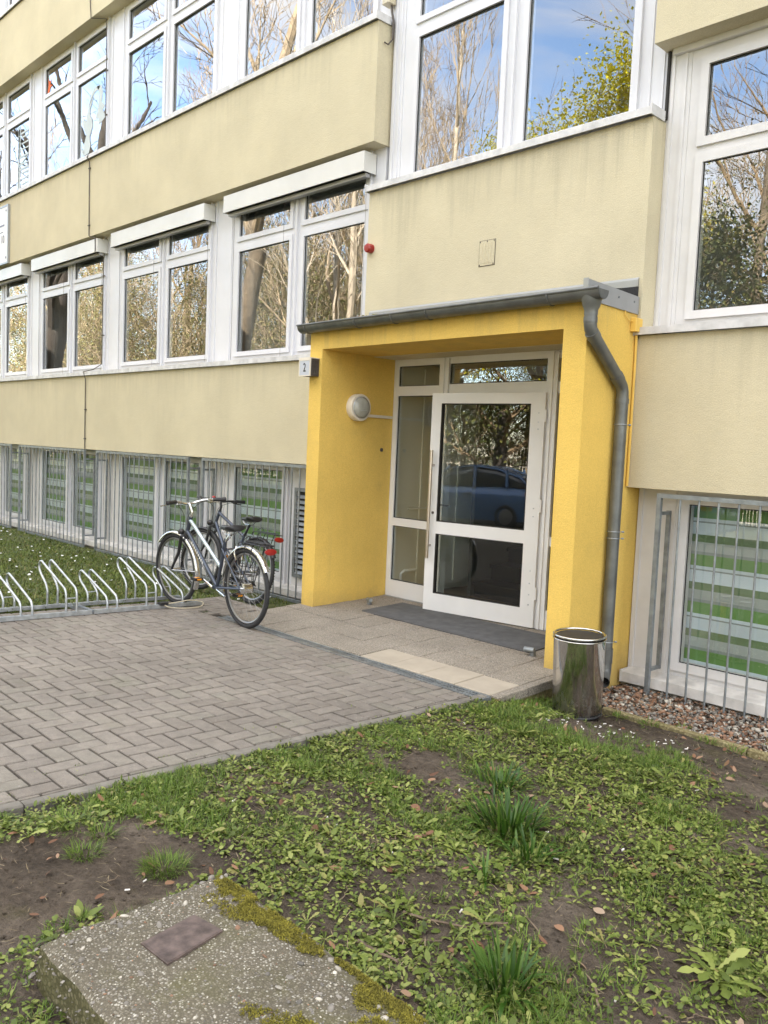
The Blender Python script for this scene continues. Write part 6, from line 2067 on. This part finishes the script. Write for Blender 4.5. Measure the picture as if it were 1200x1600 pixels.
# ------------------------------------------------------------------ park across the yard (the window panes mirror it)
def tree_mesh(seed, H, rad, lean=(0, 0), spread=0.55, nb=9, up=0.35, first=0.25, depth=4, twig_r=0.010, leafy=0, leaf=0.05, sub=(3, 5), curve=0.3, trunk_seg=10, trunk_top=None):
    """returns (trunk MB, crown MB, leaf points): a tapered trunk with limbs that fork into twigs"""
    rg = random.Random(seed)
    tr, cr = MB(), MB()
    tips = []
    def grow(p, d, L, R, dep, mb):
        n = 5 if dep >= 3 else (4 if dep == 2 else 3)
        pts = [p.copy()]; rs = [R]
        q = p.copy(); dd = d.copy()
        w = Vector((rg.uniform(-1, 1), rg.uniform(-1, 1), rg.uniform(-.5, .8))) * curve
        for i in range(n):
            dd = (dd + w * (0.25 if dep > 1 else 0.35) + Vector((rg.gauss(0, .09), rg.gauss(0, .09), up * 0.12))).normalized()
            q = q + dd * (L / n)
            pts.append(q.copy()); rs.append(max(twig_r * 0.55, R * (1 - 0.72 * (i + 1) / n)))
        mb.tube(pts, rs, 7 if R > 0.12 else (5 if R > 0.04 else 3), cap=False)
        if dep <= 1:
            tips.append((pts[-1], dd)); tips.append((pts[len(pts) // 2], dd))
        if dep <= 0: return
        k = rg.randint(*sub)
        for j in range(k):
            t = 0.25 + 0.75 * (j + rg.random()) / k
            i = min(n - 1, int(t * n)); fr = t * n - i
            bp = pts[i].lerp(pts[i + 1], min(1, fr))
            base_d = (pts[i + 1] - pts[i]).normalized()
            side = base_d.orthogonal().normalized()
            side.rotate(Matrix.Rotation(rg.uniform(0, 2 * PI), 3, base_d))
            nd = (base_d * (1 - spread * 0.55) + side * spread * rg.uniform(0.7, 1.2) + Vector((0, 0, up * 0.4))).normalized()
            grow(bp, nd, L * rg.uniform(0.42, 0.68), max(twig_r, rs[i] * rg.uniform(0.42, 0.6)), dep - 1, cr)
    n = trunk_seg
    pts = []; rs = []
    tt = trunk_top or 0.12
    wob = rg.uniform(0, 9)
    for i in range(n + 1):
        t = i / n
        pts.append(Vector((lean[0] * t + 0.25 * noise.noise((t * 2, wob, 0)), lean[1] * t + 0.25 * noise.noise((t * 2, wob, 5)), H * t)))
        rs.append(rad * ((1 - t) * (1 - tt) + tt) * (1 + 0.45 * max(0, 1 - t * 9)))
    tr.tube(pts, rs, 12, cap=True)
    for j in range(nb):
        t = first + (1 - first) * (j + rg.random() * 0.8) / nb
        i = min(n - 1, int(t * n)); bp = pts[i].lerp(pts[i + 1], t * n - i)
        a = j * 2.4 + rg.uniform(-.5, .5)
        el = 0.25 + 0.75 * t * rg.uniform(0.7, 1.2) + up * 0.4
        d = Vector((math.cos(a) * math.cos(el), math.sin(a) * math.cos(el), math.sin(el)))
        grow(bp, d, H * rg.uniform(0.30, 0.46) * (1.15 - 0.55 * t) * (spread / 0.55), rs[i] * rg.uniform(0.4, 0.62), depth - 1, cr)
    grow(pts[-1], Vector((lean[0] * .1, lean[1] * .1, 1)).normalized(), H * 0.28, rs[-1], depth - 1, cr)
    return tr, cr, tips


def foliage_mesh(tips, n, size, seed, rad=0.35):
    rg = np.random.default_rng(seed)
    T = np.array([tuple(p) for p, d_ in tips])
    idx = rg.integers(0, len(T), n)
    P_ = T[idx] + rg.normal(0, rad, (n, 3))
    L_ = rg.uniform(0.6, 1.3, n) * size
    return leaf_bulk(P_, rg.uniform(0, 2 * PI, n), rg.uniform(-0.9, 1.0, n), L_, L_ * 0.65, rg.uniform(0, 1.2, n), prof=((0, .4), (.5, 1), (1, 0)), roll=rg.uniform(-.8, .8, n))


def make_tree(label, loc, mats, group, leaf=None, **kw):
    t = thing('tree', label, 'tree', loc, group)
    o0 = Vector(loc)
    tr, cr, tips = tree_mesh(**kw)
    for m_ in (tr, cr): m_.v = [(p[0] + o0.x, p[1] + o0.y, p[2] + o0.z) for p in m_.v]
    a = tr.build('trunk', mats[0], t, 60, normals=False)
    b_ = cr.build('crown', mats[1], t, normals=False)
    if leaf:
        B = Bulk(); B.add(foliage_mesh(tips, leaf[0], leaf[1], kw['seed'], leaf[3] if len(leaf) > 3 else 0.35))
        c_ = np.concatenate(B.c)
        f_ = np_mesh('foliage', c_, np.concatenate(B.f), np.concatenate(B.t), leaf[2]); f_.parent = t; ORG[f_.name] = o0
    return t


def copy_tree(src, loc, rot, sc, label, group):
    r_ = src.copy(); COL.objects.link(r_); r_.location = loc; r_.rotation_euler = (0, 0, rot); r_.scale = (sc, sc, sc)
    r_['label'] = label; r_['group'] = group
    for ch in src.children:
        c_ = ch.copy(); COL.objects.link(c_); c_.parent = r_
    return r_


BELT = 'bare trees of the park belt mirrored in the windows'
GZ = -0.27
# the named trees one can tell apart in the panes
make_tree('old leaning tree with thick dark trunk and forking limbs', (-34.5, -8.6, GZ), (M['bark_dark'], M['bark_dark']), BELT, seed=11, H=15, rad=0.75, lean=(7.0, 0.3), spread=0.6, nb=9, first=0.35, depth=4, twig_r=0.014, sub=(3, 4))
make_tree('pollarded tree with a slanting limb and a broom of tan shoots', (-19.5, -8.4, GZ), (M['bark'], M['twigs_tan']), BELT, seed=23, H=12.5, rad=0.36, lean=(2.6, 0), spread=0.62, nb=8, first=0.55, depth=4, twig_r=0.011, sub=(4, 6), up=0.5, trunk_top=0.45)
make_tree('pale birch with two leaning limbs and fine twigs', (-15.2, -9.6, GZ), (M['bark_pale'], M['bark_pale']), BELT, seed=31, H=11, rad=0.20, lean=(0.9, 0.2), spread=0.5, nb=10, first=0.2, depth=4, twig_r=0.009, sub=(3, 5), up=0.5)
make_tree('slender pale birch standing behind the first birch', (-18.4, -12.5, GZ), (M['bark_pale'], M['twigs_tan']), BELT, seed=37, H=13, rad=0.19, lean=(-0.6, 0.2), spread=0.5, nb=12, first=0.2, depth=4, twig_r=0.009, sub=(3, 5), up=0.5)
make_tree('tall upswept tree with pinkish tan twigs against the clouds', (-18.6, -17.0, GZ), (M['bark_pale'], M['twigs_tan']), BELT, seed=41, H=17, rad=0.26, lean=(0.8, 0), spread=0.42, nb=15, first=0.22, depth=4, twig_r=0.011, sub=(4, 5), up=0.8)
make_tree('maple with fresh yellow green leaves', (-11.2, -16.2, GZ), (M['bark'], M['twigs']), BELT, leaf=(52000, 0.105, M['spring'], 0.42), seed=43, H=9.2, rad=0.24, lean=(0.2, 0), spread=0.58, nb=11, first=0.3, depth=4, twig_r=0.010, sub=(3, 5))
make_tree('ivy clad evergreen tree with gaps of sky', (-7.4, -15.6, GZ), (M['bark_dark'], M['twigs']), BELT, leaf=(24000, 0.11, M['ever'], 0.35), seed=47, H=5.6, rad=0.26, lean=(0.1, 0), spread=0.6, nb=13, first=0.12, depth=4, twig_r=0.010, sub=(3, 5))
sp_ = bpy.data.objects['tree.005']
copy_tree(sp_, (-13.9, -16.9, GZ), 2.0, 0.93, 'smaller maple with fresh yellow green leaves behind the first maple', BELT)
t_a = make_tree('bare tree of the park belt with grey trunk', (-8.2, -21.0, GZ), (M['bark'], M['twigs']), BELT, seed=51, H=15, rad=0.27, spread=0.55, nb=13, first=0.15, depth=4, twig_r=0.012, sub=(4, 5))
t_b = make_tree('bushy tan tree of the park belt', (-27.0, -17.0, GZ), (M['bark'], M['twigs_tan']), BELT, leaf=(9000, 0.07, M['ever2'], 0.4), seed=53, H=9.0, rad=0.22, spread=0.7, nb=15, first=0.06, depth=4, twig_r=0.012, sub=(4, 5), up=0.45)
t_c = make_tree('low evergreen thicket tree of the park belt', (-29.0, -19.5, GZ), (M['bark_dark'], M['twigs_tan']), BELT, leaf=(14000, 0.085, M['ever2'], 0.45), seed=57, H=7.2, rad=0.18, spread=0.75, nb=15, first=0.04, depth=4, twig_r=0.012, sub=(3, 5))
rg = random.Random(5)
spots = []
for i in range(22): spots.append((rg.uniform(-72, -20) if i % 2 else -20 - i * 2.4, rg.uniform(-15.5, -19.5), (t_b, t_c)[i % 2], rg.uniform(0.85, 1.25)))
for i in range(16): spots.append((-74 + i * 5.2 + rg.uniform(-1.5, 1.5), rg.uniform(-21, -27), (t_c, t_b, t_a)[i % 3], rg.uniform(0.9, 1.3)))
for i in range(9): spots.append((-20 + i * 2.7 + rg.uniform(-.7, .7), rg.uniform(-20, -25), t_c, rg.uniform(0.62, 0.78)))
for i in range(12): spots.append((-62 + i * 5.2 + rg.uniform(-1, 1), rg.uniform(-22, -29), t_a, rg.uniform(0.95, 1.25)))
for i in range(10): spots.append((2 + i * 3.2 + rg.uniform(-.7, .7), rg.uniform(-17, -25), (t_b, t_c, t_a)[i % 3], rg.uniform(0.8, 1.1)))  # unseen trees on the right, not mirrored, added for their effect on the light
for i in range(8): spots.append((-14.5 + i * 1.5, -18.6 - (i % 2) * 0.7, t_c, 0.50 + 0.04 * (i % 3)))
labs = {t_a: 'bare grey trunked tree of the park belt', t_b: 'bushy tan tree of the park belt', t_c: 'low evergreen thicket tree of the park belt'}
for t0, l_ in labs.items(): t0['label'] = l_
spots = [q for q in spots if not (-24 < q[0] < -8 and q[2] is not t_c)]
for (x, y, t0, s) in spots:
    copy_tree(t0, (x, y, GZ), rg.uniform(0, 6.28), s, labs[t0], BELT)

# mesh fence behind the road
FN = thing('mesh_fence', 'light metal mesh fence with posts beyond the parked blue car', 'fence', (-14, -16.6, GZ))
x = -34.0
while x < 12:
    b = MB(); b.box(x - 0.03, x + 0.03, -16.63, -16.57, GZ, 1.80); x += 2.5
    b.build('post', M['bone'], FN)
b = MB()
for z in (0.0, 0.6, 1.2, 1.74): b.box(-34, 12, -16.566, -16.55, GZ + z + 0.25, GZ + z + 0.28)
x = -34.0
while x < 12:
    b.box(x, x + 0.014, -16.55, -16.54, GZ + 0.2, 1.76); x += 0.10
b.build('mesh_panel', M['bone'], FN)

# parked blue hatchback
CX, CYn = -7.0, -11.5
cz = -0.255
CAR = thing('parked_car', 'blue hatchback parked along the road opposite, mirrored in the door glass', 'car', (CX, CYn - 0.88, cz))
def loft(sections, hw, y_c):
    """sections: list of (x, zlow, zhigh, halfwidth)"""
    m_ = MB(); vs = []
    for (x, zl_, zh, w) in sections:
        h = zh - zl_
        for (a, q) in ((-1, 0.0), (-1.0, 0.45), (-0.97, 0.75), (-0.86, 0.95), (-0.6, 1.0), (0.6, 1.0), (0.86, 0.95), (0.97, 0.75), (1.0, 0.45), (1, 0.0)):
            vs.append((x, y_c + a * w, zl_ + h * q))
    k = 10
    n_ = len(sections)
    fs = [(i * k + j, i * k + (j + 1) % k, (i + 1) * k + (j + 1) % k, (i + 1) * k + j) for i in range(n_ - 1) for j in range(k)]
    fs += [tuple(reversed(range(k))), tuple(range((n_ - 1) * k, n_ * k))]
    m_.add(vs, fs); return m_
yc = CYn - 0.88
cs = [(-2.05, 0.30, 0.62, .70), (-1.95, 0.22, 0.74, .80), (-1.6, 0.20, 0.86, .86), (-1.0, 0.20, 0.95, .88), (-0.6, 0.20, 0.98, .88), (0.6, 0.20, 1.0, .88), (1.4, 0.20, 1.02, .87), (1.85, 0.24, 1.0, .83), (2.02, 0.32, 0.86, .74)]
loft([(CX + a, cz + b_, cz + c_, w) for (a, b_, c_, w) in cs], 0.88, yc).build('body', M['carblue'], CAR, 50)
gs = [(-0.95, 0.94, 0.97, .74), (-0.25, 0.96, 1.44, .66), (0.3, 0.98, 1.51, .64), (0.9, 0.99, 1.48, .62), (1.5, 1.0, 1.28, .64), (1.88, 0.98, 1.02, .66)]
loft([(CX + a, cz + b_ - 0.02, cz + c_ - 0.03, w) for (a, b_, c_, w) in gs], 0.7, yc).build('window', M['carglass'], CAR, 50)
b = loft([(CX + a, cz + c_ - 0.05, cz + c_, w * 0.9) for (a, b_, c_, w) in gs[1:5]], 0.7, yc)
for s in (-1, 1):
    for (x0, z0, x1, z1) in ((-0.95, 0.95, -0.25, 1.45), (0.42, 0.98, 0.40, 1.49), (1.25, 1.0, 1.20, 1.42), (1.86, 1.0, 1.5, 1.29)):
        b.tube([(CX + x0, yc + s * 0.75, cz + z0), (CX + x1, yc + s * 0.65, cz + z1)], 0.035, 6)
b.build('roof', M['carblue'], CAR, 50)
for (wx, s) in ((-1.28, 1), (1.28, 1), (-1.28, -1), (1.28, -1)):
    q = MB(); q.torus((CX + wx, yc + s * 0.80, cz + 0.315), 0.235, 0.085, 'y', 32, 10); wo = q.build('wheel', M['tyre'], CAR, 60)
    q = MB(); q.lathe([(0.0, -0.04), (0.20, -0.05), (0.20, 0.03), (0.0, 0.05)], (CX + wx, yc + s * 0.84, cz + 0.315), 'y', 24); q.build('rim', M['rim'], wo, 40)
for s in (-1, 1):
    q = MB(); q.lathe([(0.0, -0.08), (0.07, -0.06), (0.085, 0.0), (0.07, 0.06), (0.0, 0.08)], (CX - 0.50, yc + s * 0.98, cz + 1.02), 'x', 12); q.build('mirror', M['black'], CAR, 60)
    q = MB(); q.box(CX + 0.22, CX + 0.40, yc + s * 0.885, yc + s * 0.905, cz + 0.80, cz + 0.83); q.build('door_handle', M['black'], CAR)
    q = MB(); q.cbox(CX + 1.72, CX + 1.99, yc + s * 0.76 - 0.09, yc + s * 0.76 + 0.05, cz + 0.78, cz + 0.92, 0.02); q.build('tail_light', M['red'], CAR)
